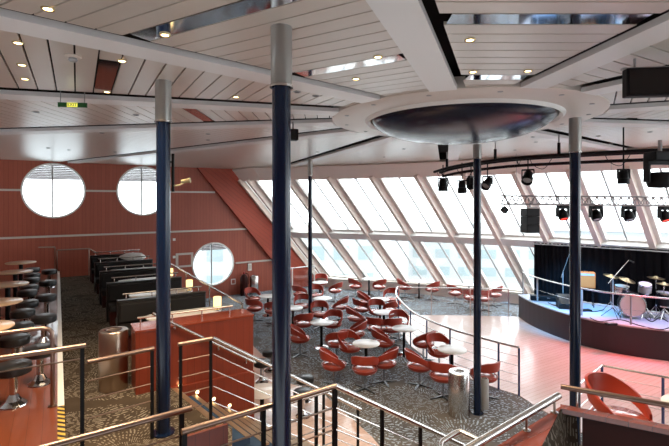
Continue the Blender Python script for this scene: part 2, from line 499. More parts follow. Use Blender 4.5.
# side wall with portholes (t, z)
PORT = [(1.57, 0.376, 0.99), (4.59, 0.40, 0.98), (7.45, -2.74, 0.93)]
outer = [(-12, LOUNGE), (13.26, LOUNGE), (8.5, CEIL + .05), (-12, CEIL + .05)]
holes = [[(t + r * math.cos(2 * PI * k / 40), z - r * math.sin(2 * PI * k / 40)) for k in range(40)] for t, z, r in PORT]
mb = MB()
loops = [outer] + holes
tri = tessellate_polygon([[Vector((a, b, 0)) for a, b in l] for l in loops])
flat = [p for l in loops for p in l]
fv = [mb.bm.verts.new(WT(a, b)) for a, b in flat]
bv = [mb.bm.verts.new(WT(a, b, -0.12)) for a, b in flat]
for t3 in tri:
    mb.face([fv[i] for i in t3]); mb.face([bv[i] for i in t3][::-1])
i0 = 0
for l in loops:
    for j in range(len(l)):
        a, b = i0 + j, i0 + (j + 1) % len(l)
        mb.face([fv[a], fv[b], bv[b], bv[a]])
    i0 += len(l)
tag(mb.build('wall_left', M_wall), kind='structure')
# raked red panel at the end of the side wall
mb = MB()
q4 = [(6.66, CEIL + .04), (8.5, CEIL + .04), (13.26, LOUNGE), (11.42, LOUNGE)]
mb.hexa([WT(a, b, 0.0) for a, b in q4] + [WT(a, b, 0.16) for a, b in q4])
tag(mb.build('wall_raked', M_wedge), kind='structure')
# portholes
for n, (t, z, r) in enumerate(PORT):
    root = empty('window_%d' % (n + 1), WT(t, z), math.atan2(WD.y, WD.x), kind='structure')
    Mr = Matrix.Rotation(PI / 2, 3, 'X')
    MB().lathe([(r - .05, -.10), (r + .01, -.10), (r + .01, .02), (r - .01, .03), (r - .05, .02), (r - .05, -.10)], 40, m=Mr).build('window_frame', M_white, root, True)
    MB().lathe([(0, -.145), (r - .0, -.145), (r, -.135), (0, -.135)], 40, m=Mr).build('pane', M_glass, root)
    MB().box((-.06, .11, 0), (.05, .04, 2 * r - .08)).build('glazing_bar', M_grey, root)
# deck soffit and open rails outside the side wall (seen through the portholes)
mb = MB()
for k in range(9):
    a, b = WT(-4, 0, -0.5 - k * .42), WT(7.2, 0, -0.5 - k * .42)
    z_ = 1.32 - k * .045
    mb.bar(Vector((a.x, a.y, z_)), Vector((b.x, b.y, z_)), .26, .05)
trim(mb, M_louver)
mb = MB()
for k in range(5):
    a, b = WT(4.5, 0, -0.5 - k * .3), WT(12, 0, -0.5 - k * .3)
    z_ = -1.88 - k * .1
    mb.bar(Vector((a.x, a.y, z_)), Vector((b.x, b.y, z_)), .2, .05)
trim(mb, M_louver)
# horizontal rails applied on the side wall
for z, t0, t1, skip in ((0.38, -6, 7.5, (PORT[0], PORT[1])), (-1.27, -6, 9.3, ()), (-2.78, 8.45, 10.3, ())):
    cuts = [t0]
    for s_ in skip: cuts += [s_[0] - s_[2], s_[0] + s_[2]]
    cuts.append(t1)
    for a, b in zip(cuts[::2], cuts[1::2]):
        trim(MB().bar(WT(a, z, .03), WT(b, z, .03), .05, .07), M_ring)

# raked window wall
marks = [292, 330, 370, 411.5, 455, 501, 549, 601, 655, 712, 775, 850]
mpts = [TP[0]] + [on_wall_px(x) for x in marks]
ZTOP = 0.98
for p in mpts:
    lo, hi = at_h(p, ZS), at_h(p, ZTOP)
    trim(MB().bar(lo + Vector((-.10, -.10, 0)), hi + Vector((-.10, -.10, 0)), .17, .26, up=Vector((RK[0], RK[1], .8))), M_frame)
nwin = 3
for a, b in zip(mpts, mpts[1:]):
    nwin += 1
    root = empty('window_%d' % nwin, at_h(((a[0] + b[0]) / 2, (a[1] + b[1]) / 2), ZS), kind='structure')
    iv = root.location
    A, B = Vector((*a, 0)), Vector((*b, 0))
    def wp(s, z):
        p = A.lerp(B, s); return at_h(p, z) - iv
    for (z0, z1) in ((ZS, ZT - .1), (ZT + .1, ZTOP)):
        e = .04
        pane = MB()
        n_ = Vector((RK[0], RK[1], .8)).normalized() * .012
        c4 = [wp(0.02, z0), wp(.98, z0), wp(.98, z1), wp(0.02, z1)]
        pane.hexa(c4 + [c + n_ for c in c4]); pane.build('pane', M_glass, root)
        fr = MB()
        up = Vector((RK[0], RK[1], .8))
        for (s0, s1, s2, s3) in (((.10, z0), (.10, z1)) + ((.95, z0), (.95, z1)), ):
            fr.bar(wp(*s0), wp(*s1), .19, .12, up); fr.bar(wp(*s2), wp(*s3), .06, .12, up)
        fr.bar(wp(.08, z0 + .04), wp(.97, z0 + .04), .10, .08, up); fr.bar(wp(.08, z1 - .04), wp(.97, z1 - .04), .10, .08, up)
        fr.build('window_frame', M_white, root)
        MB().bar(wp(.54, z0), wp(.54, z1), .045, .06, up).build('glazing_bar', M_grey, root)
# transom, sill, frieze, low wall
for a, b in zip(TP, TP[1:]):
    for (za, zb, th, m_) in ((ZT - .13, ZT + .13, .22, M_white), (ZTOP, CEIL + .04, .14, M_frame)):
        mb = MB()
        c4 = [at_h(a, za), at_h(b, za), at_h(b, zb), at_h(a, zb)]
        nn = Vector((-RK[0], -RK[1], -.8)).normalized() * th
        mb.hexa(c4 + [c + nn for c in c4]); trim(mb, m_)
    sa, sb = at_h(a, ZS), at_h(b, ZS)
    mb = MB()
    pa, pb = sa - Vector((.25, .19, 0)), sb - Vector((.25, .19, 0))
    oa, ob = sa + Vector((.3, .22, 0)), sb + Vector((.3, .22, 0))
    mb.hexa([Vector((p.x, p.y, ZS - .06)) for p in (pa, pb, ob, oa)] + [Vector((p.x, p.y, ZS)) for p in (pa, pb, ob, oa)]); trim(mb, M_ring)
    mb = MB()
    mb.hexa([Vector((p.x, p.y, LOUNGE)) for p in (sa - Vector((.12, .09, 0)), sb - Vector((.12, .09, 0)), ob, oa)] + [Vector((p.x, p.y, ZS - .06)) for p in (sa - Vector((.12, .09, 0)), sb - Vector((.12, .09, 0)), ob, oa)])
    tag(mb.build('wall_sill', M_frame), kind='structure')

# outside: pale quay and harbour buildings
tag(MB().box((60, 120, -13.2), (500, 300, .4)).build('ground', M_snow), kind='structure')
def building(x, y, w, d, h, rz, rows, cols, label):
    b = empty('harbour_building', (x, y, -13), rz, label, 'building')
    MB().box((0, 0, h / 2), (w, d, h)).build('wall', M_facade, b)
    MB().box((0, 0, h + .2), (w + .8, d + .8, .4)).build('roof', M_white, b)
    for r_ in range(rows):
        for c_ in range(cols):
            MB().box((-w / 2 + (c_ + .5) * w / cols, -d / 2 - .02, 1.5 + (r_ + .4) * (h - 2) / rows), (w / cols * .62, .06, (h - 2) / rows * .5)).build('window', M_teal, b)
building(-6, 62, 22, 12, 9.0, 0.1, 2, 7, 'long pale harbour building with teal windows behind the leftmost raked panes')
building(22, 72, 20, 12, 7.2, -0.15, 2, 6, 'lower pale quay building behind the middle raked panes')
building(42, 74, 24, 12, 8.4, -0.4, 2, 6, 'pale quay building seen behind the panes left of the stage')

# ================================================================ DOME AND COLUMNS
root = empty('ceiling_dome', (DC[0], DC[1], CEIL + .035), 0, 'large round ceiling disc with a dark hanging dish in its middle', 'ceiling dome')
MB().lathe([(1.62, -.06), (2.18, -.06), (2.20, -.05), (2.20, .1), (1.62, .1), (1.62, -.06)], 84).build('ring', M_ring, root, True)
MB().lathe([(0, -.44), (.4, -.428), (.8, -.385), (1.1, -.320), (1.3, -.245), (1.44, -.16), (1.51, -.09), (1.52, -.03), (0, -.03)], 84).build('dish', M_dome, root, True)
MB().lathe([(1.54, -.07), (1.58, -.11), (1.62, -.08), (1.63, -.05), (1.54, -.05), (1.54, -.07)], 84).build('rim', M_white, root, True)
for k in range(14):
    a = 2 * PI * k / 14 + .2
    MB().cyl((2.0 * math.cos(a), 2.0 * math.sin(a), -.067), (2.0 * math.cos(a), 2.0 * math.sin(a), -.05), .035, 10).build('spotlight', M_grey, root)

def column(x, y, z0, z1, zs, r, label):
    root = empty('column', (x, y, z0), 0, label, 'column', 'dark blue ceiling columns')
    MB().lathe([(r + .05, 0), (r + .05, .015), (r, .02), (r, zs - z0), (0, zs - z0)], 20).build('shaft', M_navy, root, True)
    MB().lathe([(r + .012, zs - z0 - .03), (r + .012, z1 - z0), (0, z1 - z0)], 20).build('sleeve', M_sleeve, root, True)
    MB().lathe([(r + .02, zs - z0 - .035), (r + .02, zs - z0 - .015), (r + .01, zs - z0 - .01)], 20).build('collar', M_steel, root, True)
    return root
column(-2.03, 5.29, TIER, CEIL, 0.965, .080, 'dark blue column with short grey sleeve between the two near handrails, leftmost')
column(-0.435, 3.65, LOUNGE, CEIL, 0.96, .076, 'thickest looking dark blue column left of centre, nearest to the viewer')
column(-0.83, 15.2, LOUNGE, CEIL, 0.88, .070, 'slim distant dark blue column among the red chairs by the raked windows')
column(2.83, 8.84, LOUNGE, CEIL - .3, 0.87, .072, 'dark blue column beside the steel bin, rising into the round ceiling disc')
column(3.83, 7.1, LOUNGE, CEIL - .1, 0.80, .080, 'dark blue column in front of the stage rail, right of centre')

# ================================================================ TERRACE: COUNTER, STAIRS, BOOTHS
root = empty('counter', RQ(.94, 6.85, TIER), ANG_R, 'red wood panelled counter wall beside the stairs, with a rail on top', 'counter')
MB().box((.88, .22, .44), (1.76, .44, .88)).build('cabinet', M_terr, root)
MB().box((1.12, -.02, -.72), (1.28, .06, 1.45)).build('skirt', M_terr, root)
MB().box((.88, .22, .895), (1.78, .46, .03)).build('top', M_ledge, root)
MB().tube([(.06, .25, 1.03), (1.5, .25, 1.03)], .018).build('rail', M_steel, root, True)
for x in (.1, .55, 1.0, 1.45): MB().cyl((x, .25, .91), (x, .25, 1.03), .011, 8).build('post', M_steel, root, True)

root = empty('staircase', RQ(1.47, 5.4, TIER), ANG_R, 'carpeted stairs with pale nosings going down beside the red counter wall', 'staircase')
SK = .25
for k in range(8):
    zt = -.161 * (k + 1)
    x0 = .25 * k; x1 = x0 + .25
    poly = [(x0 + SK + .0, -.15), (x1 + SK + .06, -.15), (x1 + .04, 1.39), (x0, 1.39)]
    o = MB().prism(poly, zt - .10, zt).build('tread', M_stair, root)
    MB().prism([(x1 + SK - .0, -.152), (x1 + SK + .065, -.152), (x1 + .045, 1.39), (x1 - .02, 1.39)], zt - .02, zt + .008).build('nosing', M_nosing, o)
MB().prism([(-.05 + SK, -.152), (SK + .035, -.152), (.02, 1.39), (-.05, 1.39)], -.02, .008).build('nosing', M_nosing, root)
for k, (px, py) in enumerate(((181, 385), (198, 393), (214, 398), (229, 403), (243.5, 408))):
    r_ = 1.60 + .25 * k - .06
    z_ = TIER + .03 - .161 * k
    nth = ('topmost', 'second from the top', 'third from the top', 'fourth from the top', 'lowest visible')[k]
    o = empty('step_light', RQ(r_, 6.81, z_), ANG_R, 'small round glowing step light on the counter wall by the stairs, ' + nth, 'step light', 'step lights along the stairs')
    Mr = Matrix.Rotation(PI / 2, 3, 'X')
    MB().lathe([(.025, 0), (.036, 0), (.036, .012), (.025, .016)], 16, m=Mr).build('ring', M_brass, o, True)
    MB().lathe([(0, .022), (.018, .018), (.026, .005), (.026, 0)], 16, m=Mr).build('bulb', M_lampglow, o, True)

wh = RQ(1.15, 6.76, -1.60)
root = empty('handrail', wh, 0, 'steel handrail sloping down along the red counter wall by the stairs', 'handrail')
ends = [RQ(1.15 + t, 6.76, -1.60 - .644 * t) - wh for t in (0, 1.55)]
MB().tube(ends, .022, 10).build('tube', M_steel, root, True)
for t in (.3, .95, 1.4):
    p_ = RQ(1.15 + t, 6.76, -1.60 - .644 * t) - wh
    MB().tube([p_, p_ - Vector((0, 0, .07)), p_ + RQ(0, .07, -.08)], .012, 8).build('bracket', M_steel, root, True)

def booth(q, label, first=[]):
    if first:
        return dup(first[0], RQ(.95, q, TIER), ANG_R, label, 'booth benches')
    root = empty('booth_bench', RQ(.95, q, TIER), ANG_R, label, 'bench', 'booth benches')
    L = 1.66
    MB().box((L / 2, 0, .43), (L, .12, .86)).build('backboard', M_blackvinyl, root, bevel=.015)
    for s in (-1, 1):
        MB().box((L / 2, s * .11, .65), (L - .06, .10, .36)).build('backrest', M_blackcloth, root, bevel=.03)
        MB().box((L / 2, s * .30, .38), (L - .04, .46, .14)).build('seat', M_blackcloth, root, bevel=.03)
        MB().box((L / 2, s * .28, .155), (L - .06, .40, .31)).build('plinth', M_darkwood, root)
    MB().box((L / 2, 0, .868), (L, .14, .016)).build('ledge', M_blackvinyl, root)
    MB().tube([(.10, 0, .98), (L - .08, 0, .98)], .016).build('rail', M_steel, root, True)
    for x in (.16, .62, 1.08, L - .14): MB().cyl((x, 0, .87), (x, 0, .98), .010, 8).build('post', M_steel, root, True)
    first.append(root)
    return root
def booth_table(q, label, first=[]):
    if first: return dup(first[0], RQ(1.30, q, TIER), ANG_R, label, 'booth tables')
    root = empty('booth_table', RQ(1.30, q, TIER), ANG_R, label, 'table', 'booth tables')
    pts = []
    for k in range(28):
        a = 2 * PI * k / 28
        pts.append((.66 + .66 * math.copysign(abs(math.cos(a)) ** .5, math.cos(a)), .21 * math.copysign(abs(math.sin(a)) ** .6, math.sin(a))))
    MB().prism(pts, .70, .73).build('tabletop', M_whitetop, root)
    for x in (.35, 1.0):
        MB().lathe([(.18, 0), (.18, .015), (.04, .03), (.04, .7), (0, .7)], 16, c=(x, 0, 0)).build('pedestal', M_black, root, True)
    first.append(root)
    return root
bq = [9.30, 11.40, 13.37, 15.35, 17.40]
bl = ['nearest double black booth bench, next behind the red counter', 'second double black booth bench from the red counter', 'middle double black booth bench of the row of five',
      'fourth double black booth bench from the red counter', 'farthest double black booth bench, close to the porthole wall']
for q, l in zip(bq, bl): booth(q, l)
tq = [8.30, 10.40, 12.40, 14.40, 16.40]
tl = ['white booth table between the red counter and the nearest bench', 'white booth table behind the nearest black bench', 'white booth table behind the second black bench',
      'white booth table behind the middle black bench', 'farthest white booth table, before the last black bench']
for q, l in zip(tq, tl): booth_table(q, l)
def table_lamp(q, label, first=[]):
    loc = RQ(2.52, q, TIER + .73)
    if first: return dup(first[0], loc, 0, label, 'booth table lamps')
    root = empty('table_lamp', loc, 0, label, 'table lamp', 'booth table lamps')
    MB().lathe([(.065, 0), (.065, .02), (.02, .03), (.02, .06), (0, .06)], 16).build('base', M_steel, root, True)
    MB().lathe([(0, .06), (.07, .06), (.072, .24), (.05, .245), (0, .245)], 18).build('shade', M_shade, root, True)
    first.append(root)
table_lamp(8.18, 'glowing amber cylinder lamp nearest the counter rail')
table_lamp(10.25, 'glowing amber cylinder lamp in the middle of the three on the booth tables')
table_lamp(12.25, 'farthest glowing amber cylinder lamp, close beside the left blue column')
# folded cloth lying on the farthest bench
mb = MB()
def blob(c, rx, ry, rz_, seed, nu=18, nv=10):
    rnd = random.Random(seed); ph = [rnd.uniform(0, 6.28) for _ in range(4)]
    prof = []
    V = []
    for j in range(nv + 1):
        th = PI * j / nv
        row = []
        for i in range(nu):
            a = 2 * PI * i / nu
            k = 1 + .12 * math.sin(3 * a + ph[0] + 2 * th) + .08 * math.sin(5 * a + ph[1] - 3 * th)
            row.append(mb.bm.verts.new(Vector(c) + Vector((rx * k * math.sin(th) * math.cos(a), ry * k * math.sin(th) * math.sin(a), rz_ * k * math.cos(th)))))
        V.append(row)
    for j in range(nv):
        for i in range(nu):
            mb.face([V[j][i], V[j][(i + 1) % nu], V[j + 1][(i + 1) % nu], V[j + 1][i]])
c = RQ(2.2, 16.5, TIER + .85)
blob(c, .42, .2, .13, 3)
tag(mb.build('cloth_bundle', M_white, smooth=True), 'crumpled pale cloth bundle on the farthest booth table', 'cloth')

def bin_(loc, h, r, label, m=M_steel):
    root = empty('waste_bin', loc, 0, label, 'waste bin')
    MB().lathe([(r * .96, 0), (r, .01), (r, h - .015), (r - .012, h), (r * .55, h), (r * .5, h - .02), (r * .5, h - .12), (0, h - .12)], 36).build('body', m, root, True)
    MB().lathe([(r * .5, h + .001), (r * .62, h + .001), (r * .62, h + .006), (r * .5, h + .006), (r * .5, h + .001)], 36).build('rim', M_chrome, root, True)
    MB().lathe([(r * .49, h - .119), (0, h - .115)], 24).build('liner', M_black, root)
bin_(RQ(.70, 7.28, TIER), .86, .197, 'round steel waste bin on the dark carpet beside the left blue column', mat('bronze_steel', (0.55, 0.44, 0.36), .28, 1.0))
bin_(P(459, 415, LOUNGE), .86, .205, 'round brushed steel waste bin beside the central blue column')
bin_(P(484.5, 408, LOUNGE), .60, .085, 'narrow dark grey bin half hidden behind the central blue column', M_grey)

# bar tables and stools on the wood platform
def bar_table(q, label, first=[]):
    loc = RQ(-.88, q, PLAT)
    if first: return dup(first[0], loc, 0, label, 'bar tables on the wood platform')
    root = empty('bar_table', loc, 0, label, 'table', 'bar tables on the wood platform')
    MB().lathe([(0, .69), (.35, .69), (.37, .70), (.37, .715), (.36, .722), (0, .722)], 36).build('tabletop', M_woodtop, root, True)
    MB().lathe([(.05, .02), (.05, .69), (0, .69)], 16).build('stem', M_black, root, True)
    MB().lathe([(.22, 0), (.22, .012), (.06, .03), (0, .03)], 24).build('base', M_chrome, root, True)
    first.append(root)
for q, l in zip((7.75, 9.55, 11.5, 13.45, 15.4), ('nearest pale round bar table, cut by the left edge above the brown rail', 'second nearest pale round bar table at the left edge', 'middle pale round bar table of the row of five',
                                               'fourth pale round bar table from the viewer', 'farthest pale round bar table, by the porthole wall')): bar_table(q, l)
def stool(loc, label, group, first=[]):
    if first: return dup(first[0], loc, random.uniform(0, 1), label, group)
    root = empty('bar_stool', loc, 0, label, 'stool', group)
    MB().lathe([(0, .375), (.165, .375), (.188, .39), (.192, .46), (.186, .488), (.168, .50), (0, .505)], 28).build('seat', M_blackvinyl, root, True)
    MB().lathe([(.042, .08), (.042, .375), (0, .375)], 14).build('stem', M_chrome, root, True)
    MB().lathe([(.15, 0), (.145, .015), (.085, .06), (.045, .13), (0, .13)], 12).build('base', M_chrome, root)
    first.append(root)
G1, G2 = 'black stools along the platform edge', 'black stools close to the bar tables'
for q, l in zip((7.17, 9.1, 11.05, 13.0, 15.05), ('nearest', 'second', 'third', 'fourth', 'farthest')):
    stool(RQ(-.2, q, PLAT), '%s black round stool in the right row along the white platform edge' % l, G1)
for (r, q), l in zip(((-.45, 6.59), (-.53, 7.9), (-.51, 8.65), (-.53, 9.71), (-.5, 10.56), (-.56, 11.8), (-.55, 12.46), (-.56, 13.65), (-.58, 14.5), (-.62, 15.7)),
                     ('black round stool at the left edge in front of the brown rail, nearest of all', 'black round stool tucked at the nearest bar table', 'black round stool between the nearest and second bar tables',
                      'black round stool tucked at the second bar table', 'black round stool between the second and middle bar tables', 'black round stool tucked at the middle bar table',
                      'black round stool between the middle and fourth bar tables', 'black round stool tucked at the fourth bar table', 'black round stool between the fourth and farthest bar tables', 'black round stool tucked at the farthest bar table')):
    stool(RQ(r, q, PLAT), l, G2)

# ================================================================ RAILINGS
def railing(label, top, posts, zfloor, rods=4, m_rail=M_steel, m_post=M_black, r=.024, drop=.20, post_w=.036, group=None, rr=.007, base=None):
    """top: list of points; posts: list of points on the top rail"""
    top = [Vector(p) for p in top]
    o0 = Vector((top[0].x, top[0].y, min(zfloor if isinstance(zfloor, (int, float)) else min(zfloor), top[0].z)))
    root = empty('railing', o0, 0, label, 'railing', group)
    L = lambda p: Vector(p) - o0
    MB().tube([L(p) for p in top], r, 10).build('handrail', m_rail, root, True)
    d = (top[-1] - top[0]); d.z = 0; d.normalize()
    for k in range(rods):
        MB().tube([L(p) - Vector((0, 0, drop * (k + 1))) for p in top], rr, 6).build('rod', m_rail, root, True)
    for i, p in enumerate(posts):
        p = Vector(p); zf = zfloor[i] if isinstance(zfloor, (list, tuple)) else zfloor
        MB().bar(L((p.x, p.y, zf)), L((p.x, p.y, p.z - r * .5)), post_w, .022, up=Vector((d.x, d.y, 0)).cross(Vector((0, 0, 1)))).build('post', m_post, root)
    return root
ZR = TIER + 1.04
railing('brown level handrail at the lower left, across the end of the bar platform', [RQ(-1.4, 4.87, -1.38), RQ(.23, 4.87, -1.38)], [RQ(.20, 4.87, -1.38)], TIER, rods=1, m_rail=M_bronze, drop=.12)
railing('short brown handrail with four rods left of the left blue column', [RQ(.27, 5.40, ZR), RQ(.95, 5.5, ZR)], [RQ(.93, 5.5, ZR)], TIER, rods=4, m_rail=M_bronze)
mb_pts = [RQ(-1.6, 6.3, -1.5), RQ(-.16, 6.3, -1.5), RQ(-.09, 6.3, -1.52), RQ(-.055, 6.3, -1.57), RQ(-.05, 6.3, -1.66), RQ(-.05, 6.3, PLAT)]
root = empty('handrail_loop', RQ(-.05, 6.3, PLAT), 0, 'bent brown tube rail beside the stools, its end turned down to the floor', 'handrail')
MB().tube([p - root.location for p in mb_pts], .024, 10).build('tube', M_bronze, root, True)
MB().lathe([(.05, 0), (.05, .012), (.026, .016)], 16).build('flange', M_bronze, root, True)
railing('long brown handrail across the bottom left foreground, nearest of the level rails', [RQ(-.5, 3.66, ZR), RQ(.94, 3.75, ZR)], [RQ(.86, 3.745, ZR), RQ(-.3, 3.67, ZR)], TIER, rods=2, m_rail=M_bronze)
railing('short top piece of stair railing with rods right of the left blue column', [RQ(1.22, 5.5, ZR), RQ(1.634, 5.53, ZR)], [RQ(1.25, 5.5, ZR), RQ(1.62, 5.53, ZR)], TIER, rods=4, m_rail=M_bronze)
def slope(r0, q0, t, z0=ZR): return RQ(r0 + t, q0, z0 - .644 * t)
railing('stair railing sloping down in front of the red counter wall', [slope(1.65, 5.53, 0), slope(1.65, 5.53, 2.25)], [slope(1.65, 5.53, t) for t in (.95, 1.6, 2.2)],
        [TIER - .61, TIER - 1.03, LOUNGE], rods=4)
tw = RQ(2.18, 3.5, ZR)
root2 = railing('level foreground railing over a red panel, passing behind the nearest column', [RQ(.78, 3.40, ZR), tw], [RQ(.80, 3.40, ZR), RQ(1.45, 3.45, ZR), RQ(1.80, 3.47, ZR), RQ(2.17, 3.5, ZR)],
        [TIER, LOUNGE, LOUNGE, LOUNGE], rods=4, m_rail=M_bronze)
Lr = root2.location
mb = MB(); a, b = RQ(.80, 3.42, 0), RQ(1.14, 3.44, 0)
mb.bar(Vector((a.x, a.y, TIER + .45)) - Lr, Vector((b.x, b.y, TIER + .45)) - Lr, .03, 1.08)
mb.build('infill_panel', M_terr, root2)
railing('steel railing sloping down to the lounge at the bottom centre', [tw, RQ(3.95, 3.47, ZR - 1.08)], [RQ(2.72, 3.49, ZR - .33), RQ(3.22, 3.485, ZR - .635), RQ(3.85, 3.47, ZR - 1.02)], [LOUNGE] * 3, rods=4)
railing('low inner railing beneath the sloping rail at the bottom centre', [RQ(2.05, 4.3, ZR - .45), RQ(2.75, 4.35, ZR - .45)], [RQ(2.1, 4.3, ZR - .45), RQ(2.45, 4.33, ZR - .45), RQ(2.72, 4.35, ZR - .45)], LOUNGE, rods=4, r=.016, m_rail=M_steel)
# guard rail along the terrace edge above the lounge
gp = [RQ(2.70, q, TIER + .98) for q in (7.35, 9.3, 11.3, 13.3)]
railing('long steel guard rail along the booth terrace edge, passing the amber lamps', [gp[0], gp[-1]], gp, TIER + .02, rods=0, m_post=M_steel, post_w=.03, r=.022)
# rails by the porthole wall
a, b = P(11, 247.5, -1.64), P(55, 247, -1.64)
railing('level steel rail near the porthole wall behind the bar tables', [P(0, 241.5, -1.4), a, b], [a, b], TIER, rods=0, m_rail=M_bronze, m_post=M_bronze, post_w=.04)
a, b, c_ = P(57, 250.2, -1.75), P(89, 248.6, -1.75), P(104, 256.5, -2.15)
railing('bent steel rail on the porthole wall behind the farthest bench', [a, b, c_], [a, b], TIER, rods=0, m_rail=M_bronze, m_post=M_bronze, post_w=.03)
# curved rail between the lounge carpet and the dance floor
jt = [Vector((x, y, LOUNGE + 1.04)) for x, y in J]
def smooth_pts(pts, n=5):
    out = []
    for i in range(len(pts) - 1):
        p0, p1, p2, p3 = pts[max(i - 1, 0)], pts[i], pts[i + 1], pts[min(i + 2, len(pts) - 1)]
        for k in range(n):
            t = k / n
            out.append(.5 * ((2 * p1) + (p2 - p0) * t + (2 * p0 - 5 * p1 + 4 * p2 - p3) * t * t + (-p0 + 3 * p1 - 3 * p2 + p3) * t ** 3))
    out.append(pts[-1]); return out
railing('long curved blue-posted railing between the red chairs and the pink dance floor', smooth_pts(jt), [jt[0], jt[2], jt[3], jt[4], jt[5], jt[7], jt[8]], LOUNGE, rods=4, m_post=M_bluepost, post_w=.045)
mt = [Vector((x, y, LOUNGE + 1.02)) for x, y in ((2.4, 16.45), (3.55, 16.35), (4.95, 16.25), (5.6, 16.2), (6.3, 16.15))]
r_ = railing('thin glazed railing at the far side of the dance floor', mt, mt[1:], LOUNGE, rods=1, drop=.5, post_w=.035, m_post=M_steel, r=.018)
for a, b in zip(mt, mt[1:]):
    mb = MB(); mb.bar(Vector((a.x, a.y, LOUNGE + .55)) - r_.location, Vector((b.x, b.y, LOUNGE + .55)) - r_.location, .01, .8); mb.build('glass_panel', M_glass, r_)
a, b = P(286, 271, LOUNGE + 1.0), P(309, 269, LOUNGE + 1.0)
a = Vector((-1.95, 19.2, LOUNGE + 1.3)); b = Vector((-.9, 19.9, LOUNGE + 1.3))
r_ = railing('short glazed railing by the red raked wall behind the slim column', [a, b], [a.lerp(b, .12), b], LOUNGE, rods=0, m_post=M_white, post_w=.05, m_rail=M_steel)
mb = MB(); mb.bar(Vector((a.x, a.y, LOUNGE + .65)) - r_.location, Vector((b.x, b.y, LOUNGE + .65)) - r_.location, .012, 1.0); mb.build('glass_panel', M_glass, r_)
# dance floor rail at lower right
k0, k1, k2 = P(578, 385, -3.16), P(602, 365.5, -3.16), P(675, 379, -3.16)
railing('blue-posted railing on the pink floor behind the lower right red chair', [k0, k1, k2], [k1, P(663, 376.8, -3.16)], LOUNGE, rods=3, m_post=M_bluepost, post_w=.045)

# ================================================================ RIGHT FOREGROUND PARAPET
c0 = Vector((2.16, 4.22, 0))
ru = Vector((.78, .6258, 0)); qu = Vector((-.6258, .78, 0))
ZL = -1.93
root = empty('parapet', (c0.x, c0.y, LOUNGE), 0, 'wide red wood parapet with a polished top at the lower right', 'parapet')
def loc2(v): return (v.x - c0.x, v.y - c0.y)
A0, A1 = c0 - ru * 2.2, c0
D2 = c0 + Vector((-.53, -.71, 0)) * 2.2
MB().prism([loc2(A0), loc2(A1), loc2(D2)], 0, ZL - LOUNGE).build('ledge', M_ledge, root)
r1 = (Vector((2.87, 3.8, 0)) - Vector((2.13, 4.2, 0))).normalized(); n1 = Vector((r1.y, -r1.x, 0))
if n1.y > 0: n1 = -n1
B0, B1 = c0 - r1 * .02, c0 + r1 * 2.2
MB().prism([loc2(B0), loc2(B1), loc2(B1 + n1 * .10), loc2(B0 + n1 * .10)], ZL - .04 - LOUNGE, ZL + .005 - LOUNGE).build('coping', M_ledge, root)
B2 = c0 + r1 * .16
MB().prism([loc2(B2 + n1 * .01), loc2(B1 + n1 * .01), loc2(B1 + n1 * .09), loc2(B2 + n1 * .09)], 0, ZL - .04 - LOUNGE).build('side_panel', M_darkwood, root)
# carpeted cheek leaning against the ledge
mb = MB()
pB = P(576, 408.3, ZL + .002)
tz = ZL + .006 - LOUNGE
vA, vB = Vector((0, -.012, tz)), Vector((*loc2(pB), tz))
vC = Vector((pB.x - c0.x + .04, pB.y - c0.y - .07, -2.9 - LOUNGE)); vD = Vector((*loc2(c0 + Vector((-.53, -.71, 0)) * 2.1), tz))
fl = [Vector((v.x, v.y, .6)) for v in (vA, vB, vC, vD)]
vs = [mb.bm.verts.new(v) for v in (vA, vB, vC, vD)]; fs = [mb.bm.verts.new(v) for v in fl]
mb.face([vs[0], vs[2], vs[1]]); mb.face([vs[0], vs[3], vs[2]]); mb.face([fs[0], fs[1], fs[2]]); mb.face([fs[0], fs[2], fs[3]])
for i_ in range(4):
    j_ = (i_ + 1) % 4; mb.face([vs[i_], vs[j_], fs[j_], fs[i_]])
mb.build('carpet_cheek', M_tcarpet, root)
root = empty('handrail', (A0.x, A0.y, ZL), 0, 'polished steel tube rail on short flanged stanchions along the red parapet', 'handrail')
hz = -1.80
pth = [c0 - ru * .13 - qu * .02, c0 - ru * 2.0 - qu * .02]
MB().tube([Vector((p.x, p.y, hz)) - root.location for p in pth], .032, 12).build('tube', M_steel, root, True)
for t in (.22, .72, 1.35):
    p = c0 - ru * t - qu * .025
    MB().cyl(Vector((p.x, p.y, ZL)) - root.location, Vector((p.x, p.y, hz)) - root.location, .010, 10).build('stanchion', M_bronze, root, True)
    MB().lathe([(.035, .001), (.035, .006), (.010, .012)], 16, c=Vector((p.x, p.y, ZL)) - root.location).build('flange', M_steel, root, True)
root = empty('handrail_return', P(460, 432, -1.95), 0, 'looped steel handrail end at the bottom centre beside the parapet', 'handrail')
lp = [P(442, 456, -1.95), P(441, 444, -1.95), P(446, 439, -1.95), P(458, 432, -1.95), P(464, 433, -1.95), P(480, 441, -1.95)]
MB().tube([p - root.location for p in smooth_pts(lp)], .022, 10).build('tube', M_steel, root, True)
root = empty('handrail', (B0.x, B0.y, ZL), 0, 'brown tube handrail over the parapet at the lower right edge', 'handrail')
MB().tube([Vector((c0.x, c0.y, -1.755)) - Vector((.02, 0, 0)) - root.location, Vector((B1.x, B1.y, -1.755)) - root.location], .024, 12).build('tube', M_bronze, root, True)
for t in (.12, 1.2):
    p = c0 + r1 * t
    MB().cyl(Vector((p.x, p.y, ZL)) - root.location, Vector((p.x, p.y, -1.755)) - root.location, .011, 10).build('stanchion', M_steel, root, True)
tag(MB().prism([(2.3, 4.3), (4.2, 3.3), (5.4, 5.0), (3.4, 5.2), (2.5, 4.95)], LOUNGE, TIER).build('floor_landing', M_tcarpet), kind='structure')

